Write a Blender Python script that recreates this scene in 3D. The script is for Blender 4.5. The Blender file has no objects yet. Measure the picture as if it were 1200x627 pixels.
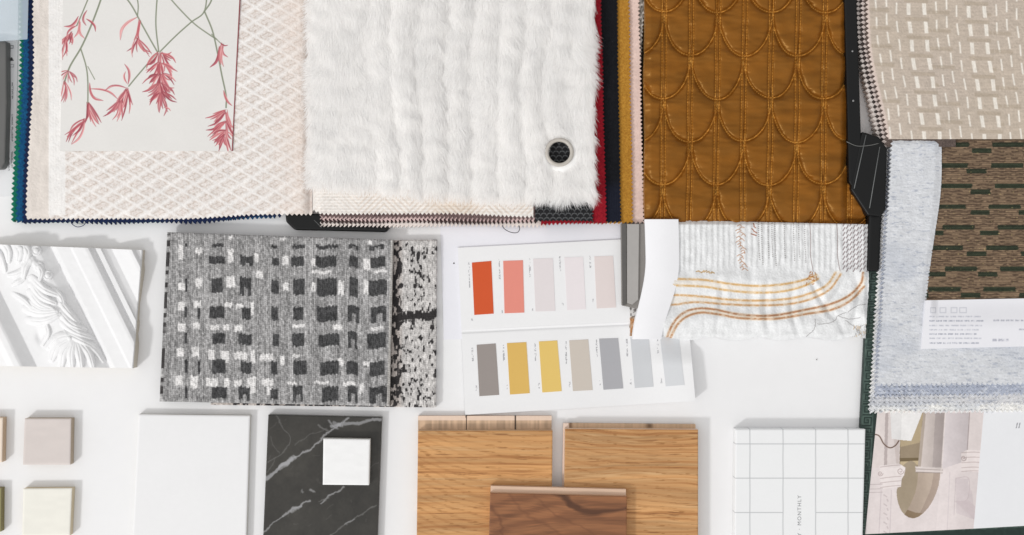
import bpy, bmesh, math, random
import numpy as np

SC = bpy.context.scene
COL = SC.collection
R = math.radians
H = 1.45                       # camera height above the desk (m)
CX, CY = 600.0, 313.5          # 1 unit of layout = 1 mm on the desk
random.seed(7)

# ------------------------------------------------------------------ camera
cam_d = bpy.data.cameras.new('camera')
cam = bpy.data.objects.new('camera', cam_d)
COL.objects.link(cam)
cam.location = (0, 0, H)
cam_d.sensor_width = 36
cam_d.lens = 36 * H / 1.2
cam_d.clip_start = 0.01
cam_d.clip_end = 50
SC.camera = cam

# ------------------------------------------------------------------ light: soft room light and one bright window
w = bpy.data.worlds.new('World')
SC.world = w
w.use_nodes = True
bg = w.node_tree.nodes['Background']
bg.inputs[0].default_value = (1.0, 0.99, 0.98, 1)
# the room: brightest towards the window, dimmer away from it
_n = w.node_tree.nodes; _l = w.node_tree.links
_tc = _n.new('ShaderNodeTexCoord')
_dp = _n.new('ShaderNodeVectorMath'); _dp.operation = 'DOT_PRODUCT'; _dp.inputs[1].default_value = (-0.62, -0.52, 0.59)
_l.new(_tc.outputs['Generated'], _dp.inputs[0])
_mr = _n.new('ShaderNodeMapRange'); _mr.interpolation_type = 'SMOOTHSTEP'
_mr.inputs['From Min'].default_value = -0.5; _mr.inputs['From Max'].default_value = 1.0
_mr.inputs['To Min'].default_value = 0.45; _mr.inputs['To Max'].default_value = 0.94
_l.new(_dp.outputs['Value'], _mr.inputs['Value'])
_l.new(_mr.outputs[0], bg.inputs[1])
key_d = bpy.data.lights.new('window_light', 'AREA')
key = bpy.data.objects.new('window_light', key_d)
COL.objects.link(key)
key.location = (-4.6, -3.85, 4.6)
key.rotation_euler = (-key.location).to_track_quat('-Z', 'Y').to_euler()
key_d.shape = 'DISK'
key_d.size = 0.85
key_d.energy = 205
key_d.color = (1.0, 0.995, 0.985)

SC.view_settings.view_transform = 'Standard'
SC.view_settings.look = 'None'
SC.view_settings.exposure = 0.10
SC.view_settings.gamma = 1.0
SC.cycles.use_denoising = True
SC.cycles.max_bounces = 20
SC.cycles.diffuse_bounces = 16
SC.cycles.transmission_bounces = 12


# ------------------------------------------------------------------ helpers: layout, noise, painting
def P(px, py, z):
    k = (H - z) / H / 1000.0
    return ((px - CX) * k, (CY - py) * k, z)


def lin(c):
    c = np.asarray(c, dtype=np.float64) / 255.0
    return np.where(c <= 0.04045, c / 12.92, ((c + 0.055) / 1.055) ** 2.4)


def vn(X, Y, sx, sy, seed=0):
    """smooth value noise, 0..1"""
    x = X / sx + seed * 17.3; y = Y / sy + seed * 9.7
    xi = np.floor(x); yi = np.floor(y)
    fx = x - xi; fy = y - yi
    fx = fx * fx * (3 - 2 * fx); fy = fy * fy * (3 - 2 * fy)

    def h(a, b):
        v = np.sin(a * 127.1 + b * 311.7 + seed * 74.7) * 43758.5453
        return v - np.floor(v)
    return (h(xi, yi) * (1 - fx) + h(xi + 1, yi) * fx) * (1 - fy) + (h(xi, yi + 1) * (1 - fx) + h(xi + 1, yi + 1) * fx) * fy


def hsh(a, b=0, s=0):
    v = np.sin(np.asarray(a) * 12.9898 + np.asarray(b) * 78.233 + s * 37.7) * 43758.5453
    return v - np.floor(v)


def tri(x, p):
    t = x / p - np.floor(x / p)
    return 1 - np.abs(2 * t - 1)


def ss(a, b, x):
    t = np.clip((x - a) / (b - a), 0, 1)
    return t * t * (3 - 2 * t)


def fill(X, c):
    return np.ones(X.shape + (3,)) * np.asarray(c, dtype=np.float64)


def mixc(C, col, m):
    m = np.clip(m, 0, 1)[..., None]
    return C * (1 - m) + np.asarray(col, dtype=np.float64) * m


def spline(pts, n=8):
    p = np.asarray(pts, dtype=np.float64)
    if len(p) < 3:
        t = np.linspace(0, 1, n + 1)[:, None]
        return p[0] * (1 - t) + p[-1] * t
    e = np.vstack([2 * p[0] - p[1], p, 2 * p[-1] - p[-2]])
    out = []
    for i in range(len(p) - 1):
        a, b, c, d = e[i:i + 4]
        for t in np.linspace(0, 1, n, endpoint=False):
            out.append(0.5 * (2 * b + (c - a) * t + (2 * a - 5 * b + 4 * c - d) * t * t + (3 * b - a - 3 * c + d) * t ** 3))
    out.append(p[-1])
    return np.array(out)


def near(X, Y, pts, pad):
    """nearest distance and parameter along a polyline, only inside its box"""
    x0, y0 = pts.min(0) - pad; x1, y1 = pts.max(0) + pad
    idx = np.nonzero((X.ravel() > x0) & (X.ravel() < x1) & (Y.ravel() > y0) & (Y.ravel() < y1))[0]
    x = X.ravel()[idx]; y = Y.ravel()[idx]
    best = np.full(len(idx), 1e9); par = np.zeros(len(idx)); side = np.zeros(len(idx))
    n = len(pts) - 1
    for i in range(n):
        a = pts[i]; d = pts[i + 1] - a
        L = d @ d + 1e-12
        t = np.clip(((x - a[0]) * d[0] + (y - a[1]) * d[1]) / L, 0, 1)
        q = np.hypot(x - a[0] - t * d[0], y - a[1] - t * d[1])
        m = q < best
        best[m] = q[m]; par[m] = (i + t[m]) / n
        side[m] = np.sign((x - a[0]) * d[1] - (y - a[1]) * d[0])[m]
    return idx, best, par, side


def stroke(C, X, Y, pts, width, col, alpha=1.0, soft=0.45, col2=None, raw=False):
    """paint a line; width is a number or a function of 0..1 along it"""
    p = np.asarray(pts, dtype=np.float64) if raw else spline(pts)
    wmax = width if not callable(width) else max(width(t) for t in np.linspace(0, 1, 9))
    idx, d, t, side = near(X, Y, p, wmax + 2)
    if not len(idx):
        return C
    wd = width(t) if callable(width) else width
    m = np.clip((wd / 2 + soft / 2 - d) / soft, 0, 1) * alpha
    F = C.reshape(-1, 3)
    c = np.asarray(col, dtype=np.float64)
    if col2 is not None:
        k = (0.5 + 0.5 * side * np.clip(d / (np.maximum(wd, 0.3) / 2), 0, 1))[:, None]
        c = c * (1 - k) + np.asarray(col2, dtype=np.float64) * k
    F[idx] = F[idx] * (1 - m[:, None]) + c * m[:, None]
    return F.reshape(C.shape)


def inpoly(X, Y, pts):
    ins = np.zeros(X.shape, bool)
    n = len(pts)
    for i in range(n):
        x0, y0 = pts[i]; x1, y1 = pts[(i + 1) % n]
        if y0 == y1:
            continue
        c = ((Y > min(y0, y1)) & (Y <= max(y0, y1))) & (X < x0 + (Y - y0) * (x1 - x0) / (y1 - y0))
        ins ^= c
    return ins


def box(X, Y, x0, y0, x1, y1, soft=0.5):
    return np.clip((X - x0) / soft + .5, 0, 1) * np.clip((x1 - X) / soft + .5, 0, 1) * np.clip((Y - y0) / soft + .5, 0, 1) * np.clip((y1 - Y) / soft + .5, 0, 1)


# ------------------------------------------------------------------ helpers: materials
MATS = {}


def mat(name, rough=0.8, spec=0.3, sheen=0.0, sheen_rough=0.4, nscale=900, bump=0.15, bdist=0.0006, var=0.06, base=None, aniso=(1, 1, 1), trans=0.0, coat=0.0, alpha=1.0, vscale=None, metal=0.0):
    """colour from the object's own dyed pattern (or base), broken up by noise, with a fine bump"""
    if name in MATS:
        return MATS[name]
    m = bpy.data.materials.new(name)
    m.use_nodes = True
    nt = m.node_tree; N = nt.nodes; L = nt.links
    b = N['Principled BSDF']
    tc = N.new('ShaderNodeTexCoord')
    mp = N.new('ShaderNodeMapping'); mp.inputs['Scale'].default_value = aniso
    L.new(tc.outputs['Object'], mp.inputs[0])
    nz = N.new('ShaderNodeTexNoise'); nz.inputs['Scale'].default_value = nscale; nz.inputs['Detail'].default_value = 3
    L.new(mp.outputs[0], nz.inputs['Vector'])
    nb = N.new('ShaderNodeTexNoise'); nb.inputs['Scale'].default_value = vscale or nscale * 0.15; nb.inputs['Detail'].default_value = 4
    L.new(mp.outputs[0], nb.inputs['Vector'])
    if base is None:
        ca = N.new('ShaderNodeAttribute'); ca.attribute_name = 'Col'
        src = ca.outputs['Color']
    else:
        rg = N.new('ShaderNodeRGB'); rg.outputs[0].default_value = (*lin(base), 1)
        src = rg.outputs[0]
    ad = N.new('ShaderNodeMath'); ad.operation = 'ADD'
    L.new(nz.outputs['Fac'], ad.inputs[0]); L.new(nb.outputs['Fac'], ad.inputs[1])
    mr = N.new('ShaderNodeMapRange')
    mr.inputs['From Min'].default_value = 0.6; mr.inputs['From Max'].default_value = 1.4
    mr.inputs['To Min'].default_value = 1 - var; mr.inputs['To Max'].default_value = 1 + var
    L.new(ad.outputs[0], mr.inputs['Value'])
    mul = N.new('ShaderNodeVectorMath'); mul.operation = 'MULTIPLY'
    L.new(src, mul.inputs[0]); L.new(mr.outputs[0], mul.inputs[1])
    L.new(mul.outputs[0], b.inputs['Base Color'])
    b.inputs['Roughness'].default_value = rough
    b.inputs['Specular IOR Level'].default_value = spec
    b.inputs['Sheen Weight'].default_value = sheen
    b.inputs['Sheen Roughness'].default_value = sheen_rough
    b.inputs['Transmission Weight'].default_value = trans
    b.inputs['Coat Weight'].default_value = coat
    b.inputs['Metallic'].default_value = metal
    b.inputs['Alpha'].default_value = alpha
    if bump:
        bp = N.new('ShaderNodeBump'); bp.inputs['Strength'].default_value = bump; bp.inputs['Distance'].default_value = bdist
        L.new(nz.outputs['Fac'], bp.inputs['Height']); L.new(bp.outputs[0], b.inputs['Normal'])
    MATS[name] = m
    return m


M_CLOTH = mat('woven_cloth', 0.9, 0.15, 0.12, nscale=700, bump=0.35, bdist=0.0005, var=0.10)
M_PAPER = mat('matt_paper', 0.75, 0.25, nscale=400, bump=0.06, bdist=0.0003, var=0.012)
M_VELVET = mat('satin_velvet', 0.38, 0.8, 0.35, 0.35, nscale=500, bump=0.12, bdist=0.0006, var=0.05)
_b = M_VELVET.node_tree.nodes['Principled BSDF']
_b.inputs['Specular Tint'].default_value = (1.0, 0.62, 0.22, 1)
_b.inputs['Sheen Tint'].default_value = (1.0, 0.60, 0.18, 1)
M_CARPET = mat('wool_carpet', 0.95, 0.08, 0.1, nscale=620, bump=0.4, bdist=0.0010, var=0.10)
M_PLASTER = mat('white_plaster', 0.62, 0.3, nscale=120, bump=0.12, bdist=0.0006, var=0.02)
M_WOOD = mat('lacquered_wood', 0.5, 0.35, nscale=260, bump=0.12, bdist=0.0003, var=0.05, aniso=(0.12, 1, 1))
M_STONE = mat('honed_stone', 0.32, 0.4, nscale=160, bump=0.03, bdist=0.0002, var=0.10)
M_CERAMIC = mat('matt_ceramic', 0.55, 0.35, nscale=160, bump=0.02, bdist=0.0003, var=0.012)
M_BLACK = mat('black_plastic', 0.45, 0.28, base=(11, 12, 13), nscale=500, bump=0.08, bdist=0.0003, var=0.10)
M_COVER = mat('printed_cover', 0.5, 0.35, nscale=300, bump=0.05, bdist=0.0003, var=0.06)


# ------------------------------------------------------------------ helpers: objects
def tag(o, label=None, cat=None, group=None, kind=None):
    if label: o['label'] = label
    if cat: o['category'] = cat
    if group: o['group'] = group
    if kind: o['kind'] = kind
    return o


def put(o, loc, parent=None):
    """link; loc is where the object's origin is in the world"""
    COL.objects.link(o)
    if parent is not None:
        o.parent = parent
        o.location = [loc[i] - parent['_o'][i] for i in range(3)]
    else:
        o.location = loc
    o['_o'] = list(map(float, loc))
    return o


def mesh_np(name, V, quads, C, m, parent=None, smooth=True, tris=None):
    V = np.asarray(V, dtype=np.float64)
    lo = V.min(0); hi = V.max(0)
    org = np.array([(lo[0] + hi[0]) / 2, (lo[1] + hi[1]) / 2, lo[2]])
    me = bpy.data.meshes.new(name)
    nq = len(quads)
    me.vertices.add(len(V)); me.vertices.foreach_set('co', (V - org).ravel().astype(np.float32))
    me.loops.add(nq * 4); me.loops.foreach_set('vertex_index', np.asarray(quads).ravel().astype(np.int32))
    me.polygons.add(nq)
    me.polygons.foreach_set('loop_start', np.arange(0, nq * 4, 4, dtype=np.int32))
    me.polygons.foreach_set('loop_total', np.full(nq, 4, dtype=np.int32))
    me.update(calc_edges=True)
    if smooth:
        me.polygons.foreach_set('use_smooth', np.ones(nq, dtype=bool))
    if C is not None:
        a = me.color_attributes.new('Col', 'FLOAT_COLOR', 'POINT')
        rgba = np.ones((len(V), 4), dtype=np.float32); rgba[:, :3] = C
        a.data.foreach_set('color', rgba.ravel())
    me.materials.append(m)
    o = bpy.data.objects.new(name, me)
    return put(o, org, parent)


def sheet(name, m, paint, z, zb, x0=0, y0=0, x1=1, y1=1, step=0.6, left=None, right=None, top=None, bottom=None,
          quad=None, relief=None, keep=None, bevel=0.0, bevel_w=None, side=None, parent=None, sheety=None):
    """a piece of material: a fine grid over its outline with its own pattern and relief, and edges down to zb.
    z in metres; relief(X, Y, u, v) in mm; outline in layout mm"""
    if quad is not None:
        q = np.array(quad, dtype=np.float64)      # TL, TR, BR, BL
        W = (np.hypot(*(q[1] - q[0])) + np.hypot(*(q[2] - q[3]))) / 2
        Hh = (np.hypot(*(q[3] - q[0])) + np.hypot(*(q[2] - q[1]))) / 2
    else:
        W, Hh = x1 - x0, y1 - y0
    nu = max(2, int(W / step) + 1); nv = max(2, int(Hh / step) + 1)
    u, v = np.meshgrid(np.linspace(0, 1, nu), np.linspace(0, 1, nv))
    if quad is not None:
        X = (q[0][0] * (1 - u) + q[1][0] * u) * (1 - v) + (q[3][0] * (1 - u) + q[2][0] * u) * v
        Y = (q[0][1] * (1 - u) + q[1][1] * u) * (1 - v) + (q[3][1] * (1 - u) + q[2][1] * u) * v
    else:
        X0 = x0 + u * W; Y0 = y0 + v * Hh
        t = top(X0) if top else y0; b = bottom(X0) if bottom else y1
        Y = t + v * (b - t)
        l = left(Y) if left else x0; r = right(Y) if right else x1
        X = l + u * (r - l)
    C = paint(X, Y) if callable(paint) else fill(X, paint)
    Z = np.full(X.shape, z * 1000.0)
    if relief is not None:
        Z = Z + relief(X, Y, u, v)
    if bevel:
        bw = bevel_w or bevel
        dd = np.minimum(np.minimum(u, 1 - u) * W, np.minimum(v, 1 - v) * Hh)
        Z = Z - bevel * (1 - np.clip(dd / bw, 0, 1)) ** 2
    Z = Z / 1000.0
    Z = np.maximum(Z, zb + 0.0002)
    k = (H - Z) / H / 1000.0
    V = np.stack([(X - CX) * k, (CY - Y) * k, Z], -1).reshape(-1, 3)
    Cl = lin(np.clip(C, 2, 250)).reshape(-1, 3)
    i = np.arange(nu * nv).reshape(nv, nu)
    Q = np.stack([i[1:, :-1], i[1:, 1:], i[:-1, 1:], i[:-1, :-1]], -1).reshape(-1, 4)
    if keep is not None:
        xc = (X[1:, :-1] + X[:-1, 1:]) / 2; yc = (Y[1:, :-1] + Y[:-1, 1:]) / 2
        Q = Q[keep(xc, yc).ravel()]
    # boundary edges -> sides
    E = np.concatenate([Q[:, [0, 1]], Q[:, [1, 2]], Q[:, [2, 3]], Q[:, [3, 0]]])
    key_ = np.sort(E, 1); code = key_[:, 0].astype(np.int64) * (nu * nv) + key_[:, 1]
    _, inv, cnt = np.unique(code, return_inverse=True, return_counts=True)
    B = E[cnt[inv] == 1]
    ids = np.unique(B)
    n0 = len(V)
    top_dup = {}
    Vs = V[ids]; Vb = Vs.copy(); Vb[:, 2] = zb
    mp_t = np.zeros(n0, dtype=np.int64); mp_t[ids] = n0 + np.arange(len(ids))
    mp_b = np.zeros(n0, dtype=np.int64); mp_b[ids] = n0 + len(ids) + np.arange(len(ids))
    Cs = Cl[ids] if side is None else np.ones((len(ids), 3)) * lin(side)
    SQ = np.stack([mp_t[B[:, 1]], mp_t[B[:, 0]], mp_b[B[:, 0]], mp_b[B[:, 1]]], -1)
    V = np.concatenate([V, Vs, Vb]); Cl = np.concatenate([Cl, Cs, Cs])
    Q = np.concatenate([Q, SQ])
    used = np.unique(Q)
    rm = np.full(len(V), -1, dtype=np.int64); rm[used] = np.arange(len(used))
    return mesh_np(name, V[used], rm[Q], Cl[used], m, parent)


def prism(name, pts, z0, z1, m, parent=None, bevel=0.0, col=None, segs=2):
    """extruded outline (layout mm at its top), heights in metres"""
    bm = bmesh.new()
    T = [bm.verts.new(P(x, y, z1)) for x, y in pts]
    Bv = [bm.verts.new((t.co.x, t.co.y, z0)) for t in T]
    n = len(pts)
    bm.faces.new(T); bm.faces.new(Bv[::-1])
    for i in range(n):
        bm.faces.new((T[i], Bv[i], Bv[(i + 1) % n], T[(i + 1) % n]))
    bmesh.ops.recalc_face_normals(bm, faces=bm.faces)
    if bevel:
        ed = [e for e in bm.edges if max(v.co.z for v in e.verts) > z0 + 1e-7]
        bmesh.ops.bevel(bm, geom=ed, offset=bevel, segments=segs, affect='EDGES', profile=0.6)
    return bm_obj(name, bm, m, parent, col)


def bm_obj(name, bm, m, parent=None, col=None, smooth=False):
    V = np.array([v.co[:] for v in bm.verts])
    lo = V.min(0); hi = V.max(0)
    org = [(lo[0] + hi[0]) / 2, (lo[1] + hi[1]) / 2, lo[2]]
    for v in bm.verts:
        v.co.x -= org[0]; v.co.y -= org[1]; v.co.z -= org[2]
    me = bpy.data.meshes.new(name)
    bm.to_mesh(me); bm.free()
    if smooth:
        for p in me.polygons: p.use_smooth = True
    if col is not None:
        a = me.color_attributes.new('Col', 'FLOAT_COLOR', 'POINT')
        a.data.foreach_set('color', np.tile(np.append(lin(col), 1.0), len(V)).astype(np.float32))
    me.materials.append(m)
    o = bpy.data.objects.new(name, me)
    return put(o, org, parent)


def tube(name, pts3, r, m, parent=None, seg=6, col=None):
    bm = bmesh.new()
    p = np.array(pts3); rings = []
    for i in range(len(p)):
        d = p[min(i + 1, len(p) - 1)] - p[max(i - 1, 0)]
        d = d / (np.linalg.norm(d) + 1e-12)
        a = np.cross(d, [0, 0, 1.0]); a = a / (np.linalg.norm(a) + 1e-12)
        b = np.cross(a, d)
        rings.append([bm.verts.new(p[i] + r * (math.cos(2 * math.pi * k / seg) * a + math.sin(2 * math.pi * k / seg) * b)) for k in range(seg)])
    for i in range(len(p) - 1):
        for k in range(seg):
            bm.faces.new((rings[i][k], rings[i][(k + 1) % seg], rings[i + 1][(k + 1) % seg], rings[i + 1][k]))
    bm.faces.new(rings[0][::-1]); bm.faces.new(rings[-1])
    bmesh.ops.recalc_face_normals(bm, faces=bm.faces)
    return bm_obj(name, bm, m, parent, col, smooth=True)


def zig(x, p=4.6, a=3.0, ph=0.0):
    """pinking-shear teeth"""
    x = x + 0.9 * vn(x, x * 0, 13, 1, 3) + 1.4 * vn(x, x * 0, 47, 1, 5)
    return a * (tri(x + ph, p) - 0.5) * (0.8 + 0.4 * vn(x, x * 0, 9, 1, 8)) + 0.9 * (vn(x + ph * 31, x * 0, 38, 1, 11) - .5)


SW = 'fabric swatches in the sample stacks'

# ================================================================== the desk
M_DESK = mat('white_desk', 0.5, 0.35, base=(233, 233, 234), nscale=60, bump=0.015, bdist=0.0004, var=0.014, vscale=7)
bm = bmesh.new()
bmesh.ops.create_cube(bm, size=1)
for v in bm.verts:
    v.co.x *= 3.2; v.co.y *= 2.4; v.co.z = v.co.z * 0.04 - 0.02
desk = bm_obj('table', bm, M_DESK)
tag(desk, 'plain white desk top under all the samples', 'table', kind='structure')

# ================================================================== left stack of swatches
def ribbed(c1, c2, sx=1.8, sy=2.2, seed=1, horiz=True):
    c1 = np.array(c1, float); c2 = np.array(c2, float)

    def f(X, Y):
        a = 0.5 + 0.5 * np.sin(2 * np.pi * X / sx) * np.sin(2 * np.pi * Y / sy)
        n = vn(X, Y, 1.1, 1.1, seed)
        C = fill(X, c1) + (c2 - c1) * np.clip(0.55 * a + 0.7 * n - 0.25, 0, 1)[..., None]
        return C
    return f


def ribrel(a=0.35, sx=1.8, sy=2.2, seed=1):
    return lambda X, Y, u, v: a * (np.sin(2 * np.pi * X / sx) * np.sin(2 * np.pi * Y / sy)) + a * 0.8 * vn(X, Y, 1.2, 1.2, seed)


def Lx(y, a, b, c):                 # left edges swing outward lower down
    return a + (b - a) * ss(60, 250, y) + c * np.sin(y / 55.0)


tag(sheet('fabric_swatch', M_CLOTH, ribbed((16, 92, 74), (36, 138, 108), seed=3), 0.005, 0.0002, 16, -30, 190, 258, 0.7,
          left=lambda Y: Lx(Y, 23, 15, 0.8) + zig(Y, 6, 3.4), bottom=lambda X: 259 + zig(X, 5.2, 3.2), relief=ribrel(0.3)),
    'green woven swatch with pinked edge, lowest of the far left stack', 'fabric swatch', SW)
tag(sheet('fabric_swatch', M_CLOTH, ribbed((14, 62, 104), (34, 104, 146), seed=4), 0.0085, 0.005, 24, -30, 322, 258, 0.7,
          left=lambda Y: Lx(Y, 26, 20.5, 1.0) + zig(Y, 6, 3.4, 1.5), bottom=lambda X: 259.5 - 5 * ss(215, 320, X) + zig(X, 5.2, 3.2, 1.5), relief=ribrel(0.3)),
    'teal blue woven swatch with pinked edge, above the green one', 'fabric swatch', SW)
tag(sheet('fabric_swatch', M_CLOTH, ribbed((20, 28, 58), (34, 54, 92), seed=5), 0.0115, 0.0085, 34, -30, 330, 258, 0.7,
          left=lambda Y: Lx(Y, 33, 27.5, 0.8) + zig(Y, 6, 3.0, 3), bottom=lambda X: 260.5 - 8 * ss(215, 325, X) + 0.8 * np.sin(X / 17) + zig(X, 5.4, 4.4, 3), relief=ribrel(0.25)),
    'navy blue swatch whose dark pinked edge frames the cream lattice cloth', 'fabric swatch', SW)


def cream_paint(X, Y):
    C = fill(X, (233, 229, 226))
    # weave
    C *= (1 + 0.05 * np.sin(2 * np.pi * X / 1.7) * np.sin(2 * np.pi * Y / 1.9) + 0.05 * (vn(X, Y, 1.3, 1.3, 2) - .5))[..., None]
    xs = X + 0.02 * (Y - 120) + 1.2 * (vn(X, Y, 40, 40, 9) - .5)
    ys = Y + 1.2 * (vn(X, Y, 40, 40, 8) - .5)
    px, py = 27.0, 16.6
    xs = xs + 1.6 * np.sin(4 * np.pi * ys / py); ys = ys + 0.7 * np.sin(4 * np.pi * xs / px)
    a = tri(xs, px); b = tri(ys, py)
    d = np.abs(a + b - 1)                      # lattice
    lat = 1 - ss(0.09, 0.20, d)
    r = np.minimum(a + b, 2 - a - b)           # distance from each diamond's middle
    ring = np.exp(-((r - 0.50) / 0.12) ** 2)
    core = np.exp(-(r / 0.16) ** 2)
    speck = vn(X, Y, 1.6, 1.2, 5)
    pink = vn(X, Y, 60, 60, 12)
    dark = np.array([200, 187, 178.0])
    C = mixc(C, dark, 0.95 * (1 - lat) * (0.25 + 0.6 * ring) * (0.25 + 1.3 * speck))
    C = mixc(C, (212, 192, 184), core * speck * 0.9)
    C = mixc(C, (240, 237, 235), lat * (0.14 + 0.45 * speck))
    C = mixc(C, (226, 208, 196), 0.5 * ss(300, 366, X) * (0.4 + pink * .8))
    # plain weave strip and the sheer white band on the left
    strip = 1 - ss(57, 58.5, X)
    wv = 0.5 + 0.5 * np.sin(2 * np.pi * X / 2.6) * np.cos(2 * np.pi * Y / 2.0)
    cs = fill(X, (232, 224, 217)) - (28 * wv * (0.5 + vn(X, Y, 3, 20, 4)))[..., None]
    C = C * (1 - strip[..., None]) + cs * strip[..., None]
    band = box(X, Y, 57, -100, 76.5, 252, 1)
    cb = fill(X, (238, 236, 234)) - (9 * tri(X, 3.2) * vn(X, Y, 2, 30, 6) + 3 * vn(X, Y, 1, 1, 6))[..., None]
    C = C * (1 - 0.9 * band[..., None]) + cb * 0.9 * band[..., None]
    return C


def cream_relief(X, Y, u, v):
    a = tri(X + 0.02 * (Y - 120), 27.0); b = tri(Y, 16.6)
    lat = 1 - ss(0.10, 0.3, np.abs(a + b - 1))
    inner = ss(76, 78, X)
    return 0.12 * lat * inner + 0.35 * vn(X, Y, 1.5, 1.5, 3) - 5.5 * ss(348, 367, X) ** 2 + 1.0 * np.sin(X / 38) * np.sin(Y / 50) - 1.2 * ss(246, 256, Y)


tag(sheet('fabric_swatch', M_CLOTH, cream_paint, 0.0155, 0.0112, 36, -30, 366, 255, 0.6,
          left=lambda Y: Lx(Y, 38.5, 31.5, 0.8) + zig(Y, 6, 2.4), bottom=lambda X: 256.5 - 5.5 * ss(200, 330, X) + zig(X, 5.4, 2.6), relief=cream_relief),
    'cream jacquard cloth with a pale lattice pattern, under the flower print', 'fabric swatch', SW)


# ---- the flower print
def petal(C, X, Y, a, b, bend, wd, col, col2):
    a = np.array(a, float); b = np.array(b, float)
    d = b - a; n = np.array([d[1], -d[0]])
    pts = [a, a + d * 0.35 + n * bend * 0.7, a + d * 0.7 + n * bend * 0.8, b]
    return stroke(C, X, Y, pts, lambda t: 0.25 + 0.74 * wd * np.sin(np.pi * np.clip(t, 0, 1)) ** 0.75 * (1 - 0.25 * t), col, 0.93, 0.5, col2)


def print_paint(X, Y):
    C = fill(X, (224, 222, 219)) + (3 * (vn(X, Y, 30, 30, 1) - .5) + 2 * (vn(X, Y, 1.2, 1.2, 2) - .5))[..., None]
    g1, g2 = (116, 124, 104), (150, 154, 136)
    stems = [([(106, -8), (97, 14), (90, 30)], 1.5), ([(121, -10), (116, 6), (106, 32), (95, 56), (82, 78), (75, 98)], 2.0),
             ([(95, 58), (101, 78), (103, 96), (103, 122)], 1.6), ([(140, -12), (154, 6), (166, 28), (176, 46), (184, 60)], 1.7),
             ([(159, -10), (162, 6), (161, 20)], 1.4), ([(185, -12), (183, 15), (183, 34), (186, 60)], 1.6),
             ([(186, 60), (172, 76), (160, 90), (151, 101)], 1.6), ([(188, 60), (206, 42), (224, 26), (239, 14), (243, -10)], 1.6),
             ([(196, -6), (210, 10), (228, 28), (246, 41), (254, 46)], 1.5), ([(240, 14), (249, 36), (255, 62), (260, 88), (265, 112), (265, 126)], 1.8),
             ([(239, 14), (247, 2), (250, -12)], 1.8), ([(103, 78), (111, 93)], 1.0), ([(248, 40), (258, 50), (262, 52)], 1.1)]
    for p, wd in stems:
        C = stroke(C, X, Y, p, wd, g1, 0.95, 0.5, g2)
    red = [(186, 98, 104), (204, 128, 130), (160, 72, 84), (214, 152, 152), (142, 66, 76)]
    rng = random.Random(4)
    P_ = []

    def spray(cx, cy, ang, n, L, spread, wd, down=0.0):
        n = int(n * 1.35 + .5)
        for k in range(n):
            f = (k + 0.5) / n
            a = R(ang + spread * (rng.random() - .5) * 2)
            l = L * (0.55 + 0.55 * rng.random())
            ax = cx + rng.uniform(-1.5, 1.5); ay = cy + rng.uniform(-1.5, 1.5)
            P_.append(((ax, ay), (ax + l * math.cos(a), ay + l * math.sin(a) + down), rng.uniform(-.16, .16), wd * rng.uniform(.7, 1.2)))

    P_ += [((92, 19), (75, 31), .25, 4.6), ((93, 22), (87, 44), .15, 4.6), ((102, 12), (101, 30), -.25, 3.6), ((101, 22), (112, 37), .2, 3.6), ((94, 26), (99, 45), -.2, 4.0), ((90, 30), (78, 42), -.15, 3.4)]
    spray(84, 38, 110, 6, 22, 38, 3.0); spray(78, 44, 105, 5, 24, 20, 3.0)
    spray(81, 84, 100, 6, 18, 60, 2.2); spray(76, 96, 80, 5, 24, 24, 2.6)
    spray(103, 121, 80, 6, 28, 22, 3.6); spray(100, 140, 130, 9, 32, 22, 3.6); spray(104, 128, 62, 3, 22, 15, 2.6)
    P_ += [((105, 97), (121, 118), -.3, 4.0), ((106, 104), (138, 116), .15, 3.0), ((148, 103), (123, 106), -.2, 3.2), ((150, 99), (146, 75), -.18, 4.0), ((149, 98), (147, 84), .2, 3)]
    spray(149, 104, 118, 8, 34, 18, 3.2); spray(140, 118, 110, 8, 24, 32, 2.6); spray(149, 104, 78, 3, 28, 12, 2.4)
    P_ += [((161, 20), (141, 47), -.22, 5.0), ((163, 22), (157, 47), .1, 4.8), ((165, 24), (163, 48), -.1, 3.8)]
    spray(161, 44, 85, 8, 24, 48, 2.2)
    # the big hanging cluster
    for yy, n in ((62, 5), (74, 6), (86, 7), (98, 7), (108, 5)):
        for sgn in (-1, 1):
            spray(188 + sgn * 2, yy, 90 - sgn * 42, n - 2, 22, 24, 3.3)
        spray(188, yy, 90, 3, 24, 20, 3.2)
    P_ += [((188, 62), (201, 61), -.2, 3.0), ((183, 66), (172, 76), .2, 4), ((190, 112), (192, 136), .2, 3.0), ((192, 126), (200, 130), .2, 2.2)]
    P_ += [((257, 54), (246, 79), .18, 5.0), ((260, 50), (259, 76), -.1, 4.2), ((261, 52), (267, 67), -.25, 3.6), ((262, 54), (262, 78), -.12, 3.6), ((258, 50), (267, 53), -.2, 2.0)]
    P_ += [((262, 106), (272, 124), -.12, 4.0)]
    for yy in (130, 142, 153):
        spray(264, yy, 142, 5, 25, 26, 3.4); spray(265, yy, 70, 3, 22, 22, 3.2)
    spray(263, 158, 105, 7, 20, 40, 3.0)
    for k, (a, b, bend, wd) in enumerate(P_):
        c = red[rng.randrange(5)]; c2 = red[rng.randrange(5)]
        C = petal(C, X, Y, a, b, bend, wd, c, [min(255, q + 30) for q in c2])
        C = stroke(C, X, Y, [a, ((a[0] + b[0]) / 2 - (b[1] - a[1]) * bend * -0.75, (a[1] + b[1]) / 2 - (b[0] - a[0]) * bend * .75), b], 0.5, (118, 48, 56), 0.45)
    C = mixc(C, (126, 44, 50), (X > 281.6 - 0.052 * Y - 1.1) * 0.85)
    return C


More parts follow.
